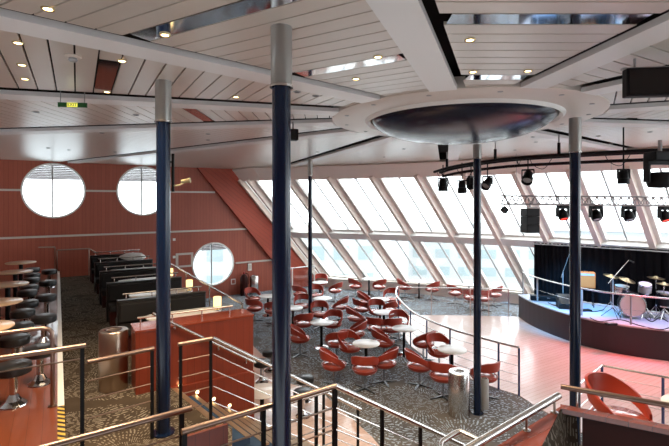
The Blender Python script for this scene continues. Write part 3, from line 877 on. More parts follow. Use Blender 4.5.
# ================================================================ RED TUB CHAIRS AND WHITE TABLES
def make_chair(loc, rz, label, group):
    root = empty('tub_chair', loc, rz, label, 'chair', group)
    mb = MB()
    PM = math.radians(128)
    def surf(off):
        def f(u, v):
            ph = (u * 2 - 1) * PM; a = abs(u * 2 - 1)
            ht = .84 - .10 * a ** 2 - .28 * max(0, a - .25) ** 1.2
            hb = .63 - .03 * a ** 2 - .31 * max(0, a - .4) ** 1.3
            h = hb + (ht - hb) * v
            lean = .17 * (1 - a * .5)
            R = .272 + lean * max(0, h - .45) + off - .015 * (1 - math.cos((v - .5) * 2))
            return Vector((R * math.sin(ph), -R * math.cos(ph), h))
        return f
    mb.sheet(surf(.016), surf(-.012), 32, 4)
    mb.lathe([(0, .355), (.10, .357), (.19, .372), (.245, .400), (.280, .445), (.288, .485), (.268, .485), (.24, .43), (0, .42)], 28)
    mb.build('shell', M_leather, root, True)
    MB().lathe([(0, .43), (.225, .435), (.256, .455), (.256, .49), (.23, .51), (0, .52)], 28).build('seat_cushion', M_cushion, root, True)
    MB().lathe([(.024, .03), (.024, .32), (.06, .335), (.06, .36), (0, .36)], 14).build('stem', M_chrome, root, True)
    for k in range(4):
        a = PI / 4 + k * PI / 2
        l = MB(); c, s = math.cos(a), math.sin(a)
        l.hexa([Vector((c * .02 - s * .028, s * .02 + c * .028, .022)), Vector((c * .02 + s * .028, s * .02 - c * .028, .022)), Vector((c * .31 + s * .014, s * .31 - c * .014, 0)), Vector((c * .31 - s * .014, s * .31 + c * .014, 0)),
                Vector((c * .02 - s * .028, s * .02 + c * .028, .05)), Vector((c * .02 + s * .028, s * .02 - c * .028, .05)), Vector((c * .31 + s * .014, s * .31 - c * .014, .016)), Vector((c * .31 - s * .014, s * .31 + c * .014, .016))])
        l.build('leg', M_chairleg, root)
    return root
chair0 = [None]
def chair(loc, face, label, group='red tub chairs in the lounge'):
    rz = face - PI / 2
    if chair0[0] is None:
        chair0[0] = make_chair(loc, rz, label, group)
    else:
        dup(chair0[0], loc, rz, label, group)

def make_table(loc, label, group):
    root = empty('round_table', loc, 0, label, 'table', group)
    MB().lathe([(0, .705), (.32, .705), (.335, .712), (.335, .725), (.325, .732), (0, .732)], 36).build('tabletop', M_whitetop, root, True)
    MB().lathe([(.038, .02), (.038, .705), (0, .705)], 14).build('stem', M_black, root, True)
    MB().lathe([(.21, 0), (.21, .008), (.05, .022), (0, .022)], 24).build('base', M_chrome, root, True)
    return root
T = {}
tab0 = [None]
ZTAB = LOUNGE + .73
for key, px, py, label in (
    ('T10', 366, 343, 'round white table in the front middle, ringed by four red chairs'),
    ('T11', 452, 349, 'round white table behind the brushed steel bin'),
    ('T6', 404, 328, 'round white table left of the curved railing, next behind the bin table'),
    ('T3', 321.5, 322, 'round white table right of the nearest column, front left of the lounge'),
    ('T5', 384, 312, 'round white table at the lounge middle, one row behind the front table'),
    ('T4', 380, 299, 'round white table two rows behind the front table, near the rail end'),
    ('T2', 322.5, 298, 'round white table just right of the slim distant column'),
    ('T1', 320, 282, 'round white table farthest left under the raked windows'),
    ('T15', 293, 307.5, 'round white table half hidden by the nearest column, on its right'),
    ('T13', 268, 295.7, 'round reddish-lit table left of the nearest column, near the wall bin'),
    ('T7', 369, 278.5, 'round white table at the window sill between the first pair of far chairs'),
    ('T8', 419, 281, 'round white table at the window sill behind the curved rail end'),
    ('T9', 469, 284.5, 'round white table at the window sill beside the central column')):
    p = P(px, py, ZTAB); p.z = LOUNGE
    T[key] = p
    if tab0[0] is None: tab0[0] = make_table(p, label, 'round white lounge tables')
    else: dup(tab0[0], p, 0, label, 'round white lounge tables')

def seatp(px, py):
    p = P(px, py, LOUNGE + .52); p.z = LOUNGE; return p
R_, L_, AW, CAM = 0.15, PI, PI / 2, -PI / 2
chairs = [
 # px, py of the seat, facing: table key or angle, label
 (334, 362, 0.3, 'red tub chair left of the front middle table, turned side-on'),
 (364.8, 366, 'T10', 'red tub chair nearest the viewer, back turned, at the front middle table'),
 (384, 360, 2.6, 'red tub chair right of the front middle table, beside the turned back one'),
 (358.5, 348.5, 'T10', 'red tub chair behind the front middle table, facing the viewer'),
 (336.5, 340.5, 'T3', 'red tub chair right of the front left table, back to the viewer'),
 (384, 340, 0.1, 'red tub chair left of the table by the curved railing, side-on'),
 (419.5, 363, 0.25, 'red tub chair left of the bin table, turned towards it'),
 (443, 373, 'T11', 'red tub chair with its back to the viewer, just behind the steel bin'),
 (443, 352, 'T11', 'red tub chair behind the bin table, facing the viewer'),
 (484, 373, 'T11', 'red tub chair half hidden behind the central column, right of the bin table'),
 (413, 338, 'T6', 'red tub chair right of the railing table, back half turned to the viewer'),
 (399, 322.5, 'T6', 'red tub chair behind the railing table, next to the curved rail'),
 (391.5, 326.5, 'T5', 'red tub chair between the middle lounge table and the railing table'),
 (376.5, 326, 'T5', 'red tub chair in front of the middle lounge table, back to the viewer'),
 (377, 310, 'T5', 'red tub chair behind the middle lounge table, facing the viewer'),
 (356, 316, 0.2, 'red tub chair left of the middle lounge table, showing its ring back'),
 (355, 331, 'T3', 'red tub chair leaning right, between the front left and front middle tables'),
 (332.5, 322, 'T3', 'red tub chair right behind the front left table'),
 (319.5, 312, 'T3', 'red tub chair right of the slim column, behind the front left table'),
 (303, 321.5, 'T15', 'red tub chair with a wide ring back just right of the nearest column'),
 (300, 336, 0.2, 'red tub chair nearest on the right of the thick column, turned right'),
 (366, 300, -0.1, 'red tub chair left behind the table near the rail end'),
 (362, 307, 'T4', 'red tub chair in front left of the table near the rail end'),
 (391, 297.5, 'T4', 'red tub chair behind the table near the rail end, on its right'),
 (386.5, 307, 'T4', 'red tub chair right of the table at the rail end, by the curved rail'),
 (332, 304.5, 'T2', 'red tub chair right of the table by the slim column'),
 (316, 293.5, 'T2', 'red tub chair behind the table by the slim column'),
 (321, 281.5, 'T1', 'red tub chair behind the farthest left window table'),
 (335, 289, 'T1', 'red tub chair right of the farthest left window table'),
 (300, 292.5, 'T1', 'red tub chair by the glazed railing left of the slim column'),
 (302, 304, 'T15', 'red tub chair between the thick and slim columns, behind the half hidden table'),
 (253, 297, 'T13', 'red tub chair at the wall side left of the thick column, rear one of two'),
 (254.5, 306.5, 'T13', 'red tub chair left of the thick column, front one beside the counter end'),
 (273, 309, 'T13', 'red tub chair almost hidden behind the thick column'),
 (355.5, 284.8, 'T7', 'red tub chair at the windows, left of the first sill table'),
 (379, 285.5, 'T7', 'red tub chair at the windows, right of the first sill table'),
 (405, 286, 'T8', 'red tub chair at the windows, left of the sill table behind the rail end'),
 (432, 288, 'T8', 'red tub chair at the windows, right of the sill table behind the rail end'),
 (455, 291.5, 'T9', 'red tub chair at the windows, left of the column-side sill table'),
 (471, 296, 'T9', 'red tub chair in front of the column-side sill table'),
 (483, 297, 'T9', 'red tub chair peeping out right behind the central column'),
 (494, 293, 'T9', 'red tub chair at the windows, farthest right beside the glazed railing'),
]
for px, py, f, l in chairs:
    p = seatp(px, py)
    if isinstance(f, str):
        v = T[f] - p
        if v.length < .62: p = T[f] - v.normalized() * .62
        f = math.atan2(v.y, v.x)
    chair(p, f, l)
# chair and table on the landing behind the parapet
p = Vector((3.00, 4.66, TIER))
chair(p, math.radians(-62), 'large red tub chair behind the brown rail at the lower right')
dup(tab0[0], Vector((3.60, 4.36, TIER)), 0, 'round white table behind the brown rail at the right edge', 'round white lounge tables')
p = P(262, 391, ZTAB); p.z = LOUNGE + .012
dup(tab0[0], p, 0, 'round white table at the foot of the red counter, half behind the stair railing', 'round white lounge tables')
# stools on the pale wood bay
def pub(px, py, l):
    p = P(px, py, LOUNGE + .5); p.z = LOUNGE + .012
    stool(p, l, 'black stools on the pale wood bay')
pub(270, 351, 'black topped stool just left of the nearest column, on the pale floor')
pub(262, 361, 'black stool at the end of the counter, half behind the stair rail')
pub(305, 377, 'pale-glinting black stool behind the stair railing, right of the nearest column')
pub(303, 391, 'black stool on a flared base behind the level foreground rail')

# ================================================================ STAGE
front = smooth_pts([Vector((x, y, 0)) for x, y in ((6.67, 16.15), (6.62, 15.2), (6.78, 14.1), (7.12, 13.1), (7.6, 12.4), (8.3, 11.9), (9.2, 11.5), (10.4, 11.3))], 4)
spoly = [(p.x, p.y) for p in front] + [(11.6, 12.1), (10.0, 13.75), (8.4, 15.2), (7.2, 16.2)]
root = empty('stage', (8, 13.5, LOUNGE), 0, 'low curved stage with dark front and pale floor at the right', 'stage')
lp = [(x - 8, y - 13.5) for x, y in spoly]
MB().prism(lp, 0, STAGE - LOUNGE - .03).build('stage_front', M_stagefront, root)
MB().prism(lp, STAGE - LOUNGE - .03, STAGE - LOUNGE).build('stage_floor', M_stagetop, root)
MB().tube([Vector((p.x - 8, p.y - 13.5, STAGE - LOUNGE - .015)) for p in front], .03, 8).build('edge_trim', M_grey, root, True)
inn = [p + Vector((.18, .06, 0)) for p in front]
pr = [Vector((p.x, p.y, STAGE + .80)) for p in inn]
railing('pale steel guard rail around the curved stage edge', pr[:-3], [pr[0], pr[5], pr[12], pr[18], pr[23]], STAGE, rods=1, drop=.4, m_post=M_grey, post_w=.045, rr=.005)
# black curtain
root = empty('stage_curtain', (8.6, 14.9, STAGE), 0, 'black pleated curtain behind the drum kit, under the transom', 'curtain')
cp = [Vector(p) for p in ((7.14, 15.96, 0), (8.12, 15.17, 0), (9.66, 13.77, 0), (11.2, 12.2, 0))]
mb = MB(); N = 150
def cpos(s):
    k = s * 3; i = min(int(k), 2); p = cp[i].lerp(cp[i + 1], k - i)
    d = (cp[3] - cp[0]).normalized(); n = Vector((-d.y, d.x, 0)) * -1
    return p + n * (.03 * math.sin(s * 190) + .012 * math.sin(s * 77))
lo = [mb.bm.verts.new(cpos(k / N) - Vector((8.6, 14.9, -.01))) for k in range(N + 1)]
hi = [mb.bm.verts.new(cpos(k / N) - Vector((8.6, 14.9, -1.90))) for k in range(N + 1)]
bo = Vector((.012, .012, 0))
lo2 = [mb.bm.verts.new(v.co + bo) for v in lo]; hi2 = [mb.bm.verts.new(v.co + bo) for v in hi]
for k in range(N):
    mb.face([lo[k], lo[k + 1], hi[k + 1], hi[k]]); mb.face([lo2[k + 1], lo2[k], hi2[k], hi2[k + 1]]); mb.face([hi[k], hi[k + 1], hi2[k + 1], hi2[k]])
mb.build('drape', M_curtain, root, True)
MB().tube([p - Vector((8.6, 14.9, -1.86)) - Vector((.12, .12, 0)) for p in cp], .018, 8).build('curtain_rail', M_grey, root, True)

def stand(p, h, label, boom=None, cat='microphone stand'):
    root = empty('microphone_stand', p, 0, label, cat)
    MB().cyl((0, 0, .25), (0, 0, h), .012, 8).build('pole', M_grey, root, True)
    for k in range(3):
        a = k * 2 * PI / 3 + .4
        MB().cyl((0, 0, .3), (.3 * math.cos(a), .3 * math.sin(a), .01), .009, 6).build('leg', M_black, root, True)
    if boom:
        b = Vector(boom)
        MB().cyl((-b.x * .3, -b.y * .3, h - b.z * .3), (b.x, b.y, h + b.z), .009, 6).build('boom', M_steel, root, True)
        d = Vector((b.x, b.y, b.z * -.4)).normalized()
        MB().tube([(b.x, b.y, h + b.z), Vector((b.x, b.y, h + b.z)) + d * .12, Vector((b.x, b.y, h + b.z)) + d * .18], [.018, .022, .03], 10).build('microphone', M_black, root, True)
    return root
def onstage(px, py):
    return P(px, py, STAGE)
q_ = PD(563, 290, 14.9); q_.z = STAGE
stand(q_, 1.0, 'tall microphone stand with raised boom left of the column on stage', (.22, 0, .62))
q_ = PD(613, 300, 12.9); q_.z = STAGE
stand(q_, 1.15, 'microphone stand whose boom reaches over the drum kit', (.52, .1, .50))
# wedge monitor
p = onstage(567, 308)
root = empty('floor_monitor', p, -.2, 'black wedge floor monitor at the stage edge left of the column', 'loudspeaker')
mb = MB(); pts = [(-.28, -.2, 0), (.28, -.2, 0), (.28, .2, 0), (-.28, .2, 0), (-.28, -.17, .14), (.28, -.17, .14), (.28, .2, .42), (-.28, .2, .42)]
mb.hexa([Vector(q) for q in pts]); mb.build('cabinet', M_black, root, bevel=.015)
mb = MB(); mb.bar((0, -.17, .155), (0, .17, .40), .46, .01, up=Vector((0, -.6, .8))); mb.build('grille', M_screen, root)
# orange amplifier on stand
p = PD(586, 280, 14.3); p.z = STAGE
root = empty('guitar_amplifier', p, -.35, 'orange guitar amplifier on a stand before the black curtain', 'amplifier')
MB().box((0, 0, .86), (.50, .26, .50)).build('cabinet', M_orange, root, bevel=.02)
MB().box((0, -.135, .82), (.42, .012, .34)).build('speaker_cloth', mat('amp_grille', (.58, .15, .03), .8), root)
MB().box((0, -.136, 1.04), (.42, .014, .06)).build('control_panel', M_grey, root)
for x in (-.2, .2):
    for y in (-.12, .12): MB().cyl((x, y, 0), (x * .9, y * .5, .61), .012, 6).build('leg', M_black, root, True)
MB().tube([(-.08, 0, 1.11), (-.06, 0, 1.14), (.06, 0, 1.14), (.08, 0, 1.11)], .012, 6).build('handle', M_black, root, True)
# flight cases / pedals / cables
p = PD(548, 298, 15.1); p.z = STAGE
root = empty('pedal_board', p, -.3, 'long low black case lying along the curtain at the stage left', 'case')
MB().box((0, 0, .09), (1.1, .3, .16)).build('case', M_black, root, bevel=.015)
for x in (-.35, .0, .3): MB().box((x, -.155, .12), (.08, .02, .03)).build('latch', M_chrome, root)
p = onstage(611, 325)
root = empty('effects_pedal', p, .1, 'small black foot pedal at the front stage edge', 'pedal')
MB().box((0, 0, .03), (.28, .16, .06)).build('body', M_black, root, bevel=.01)
MB().box((0, -.03, .065), (.2, .06, .012)).build('treadle', M_grey, root)
p = onstage(585, 311)
root = empty('effects_pedal', p, .1, 'flat black pedal board right of the column on stage', 'pedal')
MB().box((0, 0, .025), (.36, .18, .05)).build('body', M_black, root, bevel=.01)
for x in (-.1, .1): MB().cyl((x, 0, .05), (x, 0, .065), .02, 8).build('knob', M_chrome, root, True)
for n, pts in enumerate((((548, 303), (556, 306), (565, 305), (575, 309), (592, 312), (604, 310)), ((590, 318), (600, 322), (620, 320), (640, 326), (660, 330), (672, 327)), ((645, 318), (652, 322), (660, 318), (668, 322)))):
    mb = MB(); mb.tube(smooth_pts([onstage(a, b) + Vector((0, 0, .012)) for a, b in pts]), .012, 6)
    tag(mb.build('stage_cable', M_black, smooth=True), ('loose black cable behind the column on the stage floor', 'long black cable along the front of the stage', 'short black cable under the cymbal stands')[n], 'cable')

# drum kit: every drum stands or is lifted on its own
def drum(name, p, r, depth, axis, label, m_shell, m_head, legs=None):
    root = empty(name, p, 0, label, 'drum')
    z = Vector(axis).normalized()
    Mr = z.to_track_quat('Z', 'Y').to_matrix()
    MB().lathe([(r, -depth / 2), (r, depth / 2)], 32, m=Mr).build('shell', m_shell, root, True)
    MB().lathe([(0, depth / 2 + .004), (r * .97, depth / 2 + .002), (r * .97, depth / 2 - .01), (0, depth / 2 - .012)], 32, m=Mr).build('drum_head', m_head, root, True)
    for s in (-1, 1):
        MB().lathe([(r * .96, s * depth / 2 - .02), (r + .014, s * depth / 2 - .02), (r + .014, s * depth / 2 + .014), (r * .96, s * depth / 2 + .014), (r * .96, s * depth / 2 - .02)], 32, m=Mr).build('hoop', M_chrome, root, True)
    for a, b in (legs or ()):
        MB().cyl(a, b, .01, 6).build('leg', M_chrome, root, True)
    return root
p = PD(631.5, 304, 12.95); hb_ = p.z - STAGE
bd = drum('bass_drum', p, .32, .40, (-.45, -1, .02), 'round bass drum with pale pink front head facing the lounge', M_black, M_drumhead,
          [((-.3, -.05, -.05), (-.42, -.15, -hb_)), ((.28, -.15, -.05), (.36, -.3, -hb_)), ((0, .1, -.3), (0, .1, -hb_))])
d = Vector((-.45, -1, .02)).normalized()
MB().lathe([(0, .208), (.055, .208), (.06, .204), (0, .204)], 16, c=(.08, -.03, -.02), m=d.to_track_quat('Z', 'Y').to_matrix()).build('port', M_black, bd)
def kit(name, px, py, dist, r, depth, axis, label, m1, m2):
    q_ = PD(px, py, dist); h_ = q_.z - STAGE
    drum(name, q_, r, depth, axis, label, m1, m2, [((0, 0, -depth * .4), (0, 0, -h_ + .25)), ((0, 0, -h_ + .3), (-.2, -.14, -h_)), ((0, 0, -h_ + .3), (.2, -.14, -h_)), ((0, 0, -h_ + .3), (0, .2, -h_))])
kit('snare_drum', 622, 289, 13.35, .20, .17, (0, -.12, 1), 'shallow silver snare drum behind and left of the bass drum', M_steel, M_ring)
kit('tom_drum', 645, 288, 13.0, .165, .24, (-.1, -.3, 1), 'small tom drum rising behind the bass drum on its right', M_grey, M_ring)
kit('floor_tom', 664, 299, 12.8, .20, .36, (0, -.05, 1), 'floor tom drum right of the bass drum at the frame edge', M_black, M_grey)
def cymbal(p, h, r, tilt, label):
    root = empty('cymbal_stand', p, 0, label, 'cymbal')
    MB().cyl((0, 0, .2), (0, 0, h + .05), .011, 8).build('pole', M_chrome, root, True)
    for k in range(3):
        a = k * 2 * PI / 3 + .9
        MB().cyl((0, 0, .32), (.26 * math.cos(a), .26 * math.sin(a), .01), .009, 6).build('leg', M_chrome, root, True)
    MB().lathe([(r, 0), (r * .3, .03), (r * .2, .055), (0, .065), (0, .058), (r * .18, .05), (r * .3, .024), (r, -.004), (r, 0)], 28, c=(0, 0, h), m=Matrix.Rotation(tilt, 3, 'X') @ Matrix.Rotation(tilt * .6, 3, 'Y')).build('cymbal', M_cymbal, root, True)
def cym(px, py, dist, r, tilt, label):
    q_ = PD(px, py, dist); h_ = q_.z - STAGE; q_.z = STAGE
    cymbal(q_, h_, r, tilt, label)
cym(611, 276, 13.6, .21, .2, 'cymbal on a stand at the left of the drum kit')
cym(627, 280, 13.2, .22, .3, 'tilted cymbal between the boom stand and the snare drum')
cym(656, 278, 13.1, .22, .06, 'flat cymbal on a chrome stand right of the bass drum, upper one')
cym(664, 284, 12.7, .19, .06, 'lower cymbal at the right edge beside the upper one')
p = PD(636, 300, 13.6); p.z = STAGE
root = empty('drum_stool', p, 0, 'round black drum stool behind the bass drum', 'stool')
MB().lathe([(0, .44), (.16, .44), (.17, .47), (.16, .50), (0, .51)], 20).build('seat', M_blackvinyl, root, True)
MB().cyl((0, 0, .2), (0, 0, .44), .02, 8).build('stem', M_chrome, root, True)
for k in range(3):
    a = k * 2 * PI / 3; MB().cyl((0, 0, .25), (.2 * math.cos(a), .2 * math.sin(a), .01), .01, 6).build('leg', M_chrome, root, True)

# ================================================================ LIGHTING RIG
# white box truss
ta, tb = Vector((4.85, 13.0, .03)), Vector((10.2, 12.2, -.02))
root = empty('truss', ta, 0, 'white lattice truss hanging level across the windows over the stage', 'truss')
d = (tb - ta); Ln = d.length; d.normalize(); sx = Vector((-d.y, d.x, 0))
ch = [Vector((0, 0, .12)), Vector((0, 0, -.12)) + sx * .1, Vector((0, 0, -.12)) - sx * .1]
for c in ch: MB().tube([c, c + d * Ln], .024, 8).build('chord', M_truss, root, True)
mb = MB(); n = 26
for k in range(n):
    a, m_, b = d * (Ln * k / n), d * (Ln * (k + .5) / n), d * (Ln * (k + 1) / n)
    for c in ch[1:]:
        mb.tube([a + c, m_ + ch[0]], .012, 6); mb.tube([m_ + ch[0], b + c], .012, 6)
mb.build('lattice', M_truss, root, True)
for s in (.08, .55, .95):
    MB().cyl(d * (Ln * s) + ch[0], d * (Ln * s) + Vector((0, 0, CEIL - .05 - ta.z)), .006, 6).build('hanger', M_grey, root)

def on_truss(px):
    k = (px - CX) / F
    s = (k * ta.y - ta.x) / ((tb.x - ta.x) - k * (tb.y - ta.y))
    return ta + (tb - ta) * s
def moving_head(px, label, lens):
    p = on_truss(px); root = empty('moving_head', p + Vector((0, 0, -.14)), .1, label, 'stage light', 'moving heads under the white truss')
    MB().box((0, 0, -.05), (.30, .22, .10)).build('base', M_black, root, bevel=.02)
    for s in (-1, 1): MB().box((s * .17, 0, -.20), (.045, .12, .26)).build('yoke', M_black, root, bevel=.01)
    MB().lathe([(0, -.16), (.08, -.15), (.13, -.06), (.14, .08), (.12, .14), (.11, .14), (.10, .11), (0, .11)], 20, c=(0, 0, -.27), m=Matrix.Rotation(PI * .86, 3, 'X')).build('head', M_black, root, True)
    MB().lathe([(.10, .118), (0, .125)], 20, c=(0, 0, -.27), m=Matrix.Rotation(PI * .86, 3, 'X')).build('lens', lens, root, True)
    for s in (-.09, .09): MB().cyl((s, 0, .0), (s, 0, .06), .02, 6).build('clamp', M_grey, root)
M_redlens = mat('red_lens', (.5, .02, .02), .2, emit=(1, .05, .03), estr=.8)
M_paleblue = mat('pale_lens', (.5, .55, .6), .1)
moving_head(563, 'moving head light with red lens under the white truss, left of the column', M_redlens)
moving_head(596, 'moving head light under the white truss, right of the column', M_paleblue)
moving_head(628.5, 'moving head light with a pale arc lens, second right of the column', M_paleblue)
moving_head(665, 'moving head light with red lens at the right end of the truss', M_redlens)
p = on_truss(530)
root = empty('line_speaker', p + Vector((0, 0, -.15)), .15, 'black stacked loudspeaker hanging under the left part of the white truss', 'loudspeaker')
for k in range(3): MB().box((0, 0, -.20 - k * .235), (.40, .34, .232)).build('cabinet', M_black, root, bevel=.012)
MB().box((0, 0, -.055), (.34, .2, .03)).build('bracket', M_grey, root)
MB().cyl((0, 0, -.04), (0, 0, .05), .02, 8).build('hook', M_grey, root)
p = on_truss(504.5)
root = empty('small_speaker', p + Vector((0, 0, -.15)), .3, 'small tilted black box lamp under the truss left end', 'stage light')
MB().box((0, 0, -.14), (.16, .14, .16), m=Matrix.Rotation(.7, 3, 'Y')).build('housing', M_black, root, bevel=.01)
MB().cyl((0, 0, -.06), (0, 0, .03), .012, 6).build('bracket', M_grey, root)

# black curved pipe rig below the ceiling
zc = .96
rp = [Vector(p) for p in ((2.75, 12.3, zc - .16), (3.1, 11.4, zc - .07), (3.9, 10.25, zc), (4.9, 9.2, zc), (6.1, 8.45, zc), (7.4, 8.0, zc))]
root = empty('pipe_rig', rp[2], 0, 'curved double black lighting pipe hung below the ceiling right of the dome', 'lighting rig')
s1 = [p - rp[2] for p in smooth_pts(rp)]
MB().tube(s1, .036, 8).build('pipe', M_black, root, True)
MB().tube([p + Vector((.22, .26, .0)) for p in s1], .036, 8).build('pipe', M_black, root, True)
MB().tube([p + Vector((.11, .13, -.16)) for p in s1[2:]], .034, 8).build('pipe', M_black, root, True)
for i in (2, 7, 11, 15, 20, 23):
    a = s1[i]
    MB().tube([a, a + Vector((.22, .26, 0)), a + Vector((.11, .13, -.16)), a], .014, 6).build('bracket', M_black, root)
for i in (3, 9, 14, 21):
    a = s1[i] + Vector((.1, .12, 0))
    MB().cyl(a, a + Vector((0, 0, CEIL - zc)), .016, 8).build('hanger', M_grey, root, True)
    MB().cyl(a + Vector((0, 0, .0)), a + Vector((0, 0, .28)), .035, 8).build('clutch', M_black, root, True)
for i in (1, 5, 12, 17):
    a = s1[i]
    MB().tube(smooth_pts([a, a + Vector((.1, 0, -.18)), a + Vector((.3, -.05, -.26)), a + Vector((.45, -.1, -.05))]), .007, 5).build('cable', M_black, root, True)

def can_light(px, py, d, sz, pitch, yaw, label):
    p = PD(px, py, d); root = empty('spotlight', p, yaw, label, 'spotlight', 'theatre spotlights on the black pipes')
    up = .92 - .16 - p.z
    MB().cyl((0, 0, sz * .55), (0, 0, (CEIL + .01 if px > 600 else .96) - p.z), .014, 6).build('hanger', M_black, root)
    MB().box((0, 0, sz * .58), (sz * .95, .05, .035)).build('bracket', M_black, root)
    for s in (-1, 1): MB().box((s * sz * .46, 0, sz * .22), (.02, .04, sz * .72)).build('yoke', M_black, root)
    Mr = Matrix.Rotation(pitch, 3, 'X')
    MB().lathe([(0, -.62 * sz), (.2 * sz, -.60 * sz), (.34 * sz, -.42 * sz), (.36 * sz, .1 * sz), (.42 * sz, .14 * sz), (.44 * sz, .55 * sz), (.40 * sz, .55 * sz), (.36 * sz, .3 * sz), (0, .28 * sz)], 16, m=Mr).build('housing', M_black, root, True)
    MB().lathe([(.36 * sz, .32 * sz), (0, .36 * sz)], 16, m=Mr).build('lens', M_paleblue, root, True)
can_light(443, 185, 11.85, .30, PI, .2, 'black spotlight farthest left, hanging from the pipe left of the central column')
can_light(462, 187, 11.2, .27, PI * .95, .0, 'black spotlight second from the left, close to the central column')
can_light(471, 183, 11.2, .27, PI * .9, .9, 'black spotlight partly behind the central column')
can_light(487.5, 183, 10.6, .27, PI * .72, -.9, 'tilted black spotlight just right of the central column')
can_light(528, 177, 9.85, .27, PI * .75, -.6, 'black spotlight tilted down above the truss left end')
can_light(623.5, 177, 8.6, .24, PI, .0, 'upright black spotlight right of the front column under the pipes')
# big yoke light at the right edge
p = PD(660, 180, 7.6)
root = empty('wash_light', p, .1, 'large black yoke wash light at the right edge under the pipes', 'stage light')
MB().box((0, 0, .40), (.40, .28, .16)).build('base', M_black, root, bevel=.02)
MB().box((0, 0, .29), (.52, .12, .06)).build('yoke_bridge', M_black, root)
for s in (-1, 1): MB().box((s * .24, 0, .12), (.05, .12, .32)).build('yoke', M_black, root, bevel=.01)
MB().lathe([(0, -.14), (.17, -.13), (.20, -.06), (.20, .10), (.18, .13), (0, .12)], 22).build('head', M_black, root, True)
MB().cyl((0, 0, .48), (0, 0, .68), .03, 8).build('clamp', M_grey, root)

# black box speaker at the top right and small ones
p = PD(658, 82.5, 4.4)
root = empty('ceiling_screen', p, -.12, 'large black box screen hanging from the ceiling at the top right corner', 'screen')
MB().box((0, 0, 0), (.62, .10, .28)).build('case', M_black, root, bevel=.01)
MB().box((0, -.052, 0), (.58, .006, .24)).build('display', M_screen, root)
MB().box((0, .03, .15), (.64, .05, .02)).build('bracket', M_grey, root)
for s in (-.2, .2): MB().cyl((s, .03, .13), (s, .03, CEIL - p.z), .012, 6).build('hanger', M_grey, root)
p = PD(293, 135, 8.0)
root = empty('wall_speaker', p, .3, 'small black loudspeaker under the ceiling just right of the nearest column', 'loudspeaker')
MB().box((0, 0, 0), (.17, .16, .20)).build('cabinet', M_black, root, bevel=.012)
MB().box((0, -.083, 0), (.14, .006, .17)).build('grille', M_screen, root)
MB().cyl((0, 0, .1), (0, 0, CEIL - p.z), .012, 6).build('bracket', M_black, root)
p = PD(294, 127, 8.3)
# black pole with a brass projector lamp beside the left column
p = Vector((-1.95, 5.42, TIER))
pc = PD(173, 190, 5.4)
root = empty('projector_lamp', pc, 0, 'brass swivel camera lamp on a short black pole right of the left column', 'lamp')
MB().cyl((0, 0, -.02), (0, 0, .44), .018, 10).build('pole', M_black, root, True)
MB().cyl((-.06, 0, .34), (0, 0, .34), .012, 6).build('bracket', M_black, root)
MB().tube([(0, 0, .05), (.08, 0, .06), (.13, 0, .09)], .012, 8).build('arm', M_brass, root, True)
MB().lathe([(0, -.05), (.022, -.05), (.026, .02), (.034, .06), (0, .06)], 14, c=(.15, 0, .11), m=Matrix.Rotation(PI / 2.2, 3, 'Y')).build('housing', M_brass, root, True)

# ================================================================ CEILING FITTINGS
def downlight(px, py, label, lit=True, r=.044, first={}):
    p = P(px, py, CEIL - .004)
    key = lit
    g = 'lit recessed downlights' if lit else 'unlit ceiling spots'
    if key in first:
        root = dup(first[key], p, 0, label, g)
    else:
        root = empty('downlight', p, 0, label, 'ceiling light', g)
        MB().lathe([(r * .72, -.004), (r, -.008), (r * 1.12, 0), (r * 1.12, .004), (r * .72, .004), (r * .72, -.004)], 20).build('ring', M_brass if lit else M_grey, root, True)
        MB().lathe([(r * .72, -.001), (0, -.006)], 20).build('bulb', M_lampglow if lit else M_black, root, True)
        first[key] = root
    if lit:
        ld = bpy.data.lights.new('downlight_glow', 'SPOT'); ld.energy = DOWNLIGHT_W; ld.color = (1.0, .76, .5); ld.spot_size = math.radians(125); ld.spot_blend = .6; ld.shadow_soft_size = .05
        lo = bpy.data.objects.new('downlight_glow', ld); COL.objects.link(lo); lo.location = (0, 0, -.03); lo.parent = root
for px, py, l in ((48, 9, 'lit downlight nearest the top left corner, above the long beam'), (18, 43, 'lit downlight at the left edge below the long beam'), (22, 65, 'lit downlight middle one of three in a line at the left edge'),
                  (25, 79, 'lit downlight lowest of three in a line at the left edge'), (122, 61, 'lit downlight at the upper end of the left mirror strip'), (107, 92, 'lit downlight at the lower end of the left mirror strip'),
                  (165, 35, 'lit downlight at the left tip of the long mirror strip'), (378, 57, 'lit downlight beside the mirror strip left of the broad beam'), (356, 79, 'lit downlight left of the broad beam just above the dome ring'),
                  (470, 40, 'lit downlight right of the broad beam, upper one'), (473, 72, 'lit downlight right of the broad beam, lower one'), (236, 97, 'lit downlight between the left and nearest columns'),
                  (528, 71, 'lit downlight at the right end of the small mirror strip')):
    downlight(px, py, l)
for px, py in ((36, 112), (297, 92), (316, 96), (136, 115), (102, 133), (48, 148), (115, 152), (69, 150), (208, 140), (208, 134), (318, 152), (340, 151), (404, 149), (384, 157), (412, 163), (360, 163), (560, 138), (581, 141), (533, 137), (611, 144), (515, 150), (536, 142), (598, 136), (650, 132), (628, 97)):
    downlight(px, py, 'small unlit recessed spot in the far pale ceiling', False)
p = P(73, 56, CEIL)
root = empty('ceiling_detector', p, 0, 'round white smoke detector on the ceiling above the exit sign', 'detector')
MB().lathe([(.075, 0), (.075, -.012), (.06, -.02), (0, -.02)], 24).build('plate', M_ring, root, True)
MB().lathe([(.035, -.02), (.042, -.04), (.03, -.055), (0, -.058)], 20).build('sensor', M_grey, root, True)
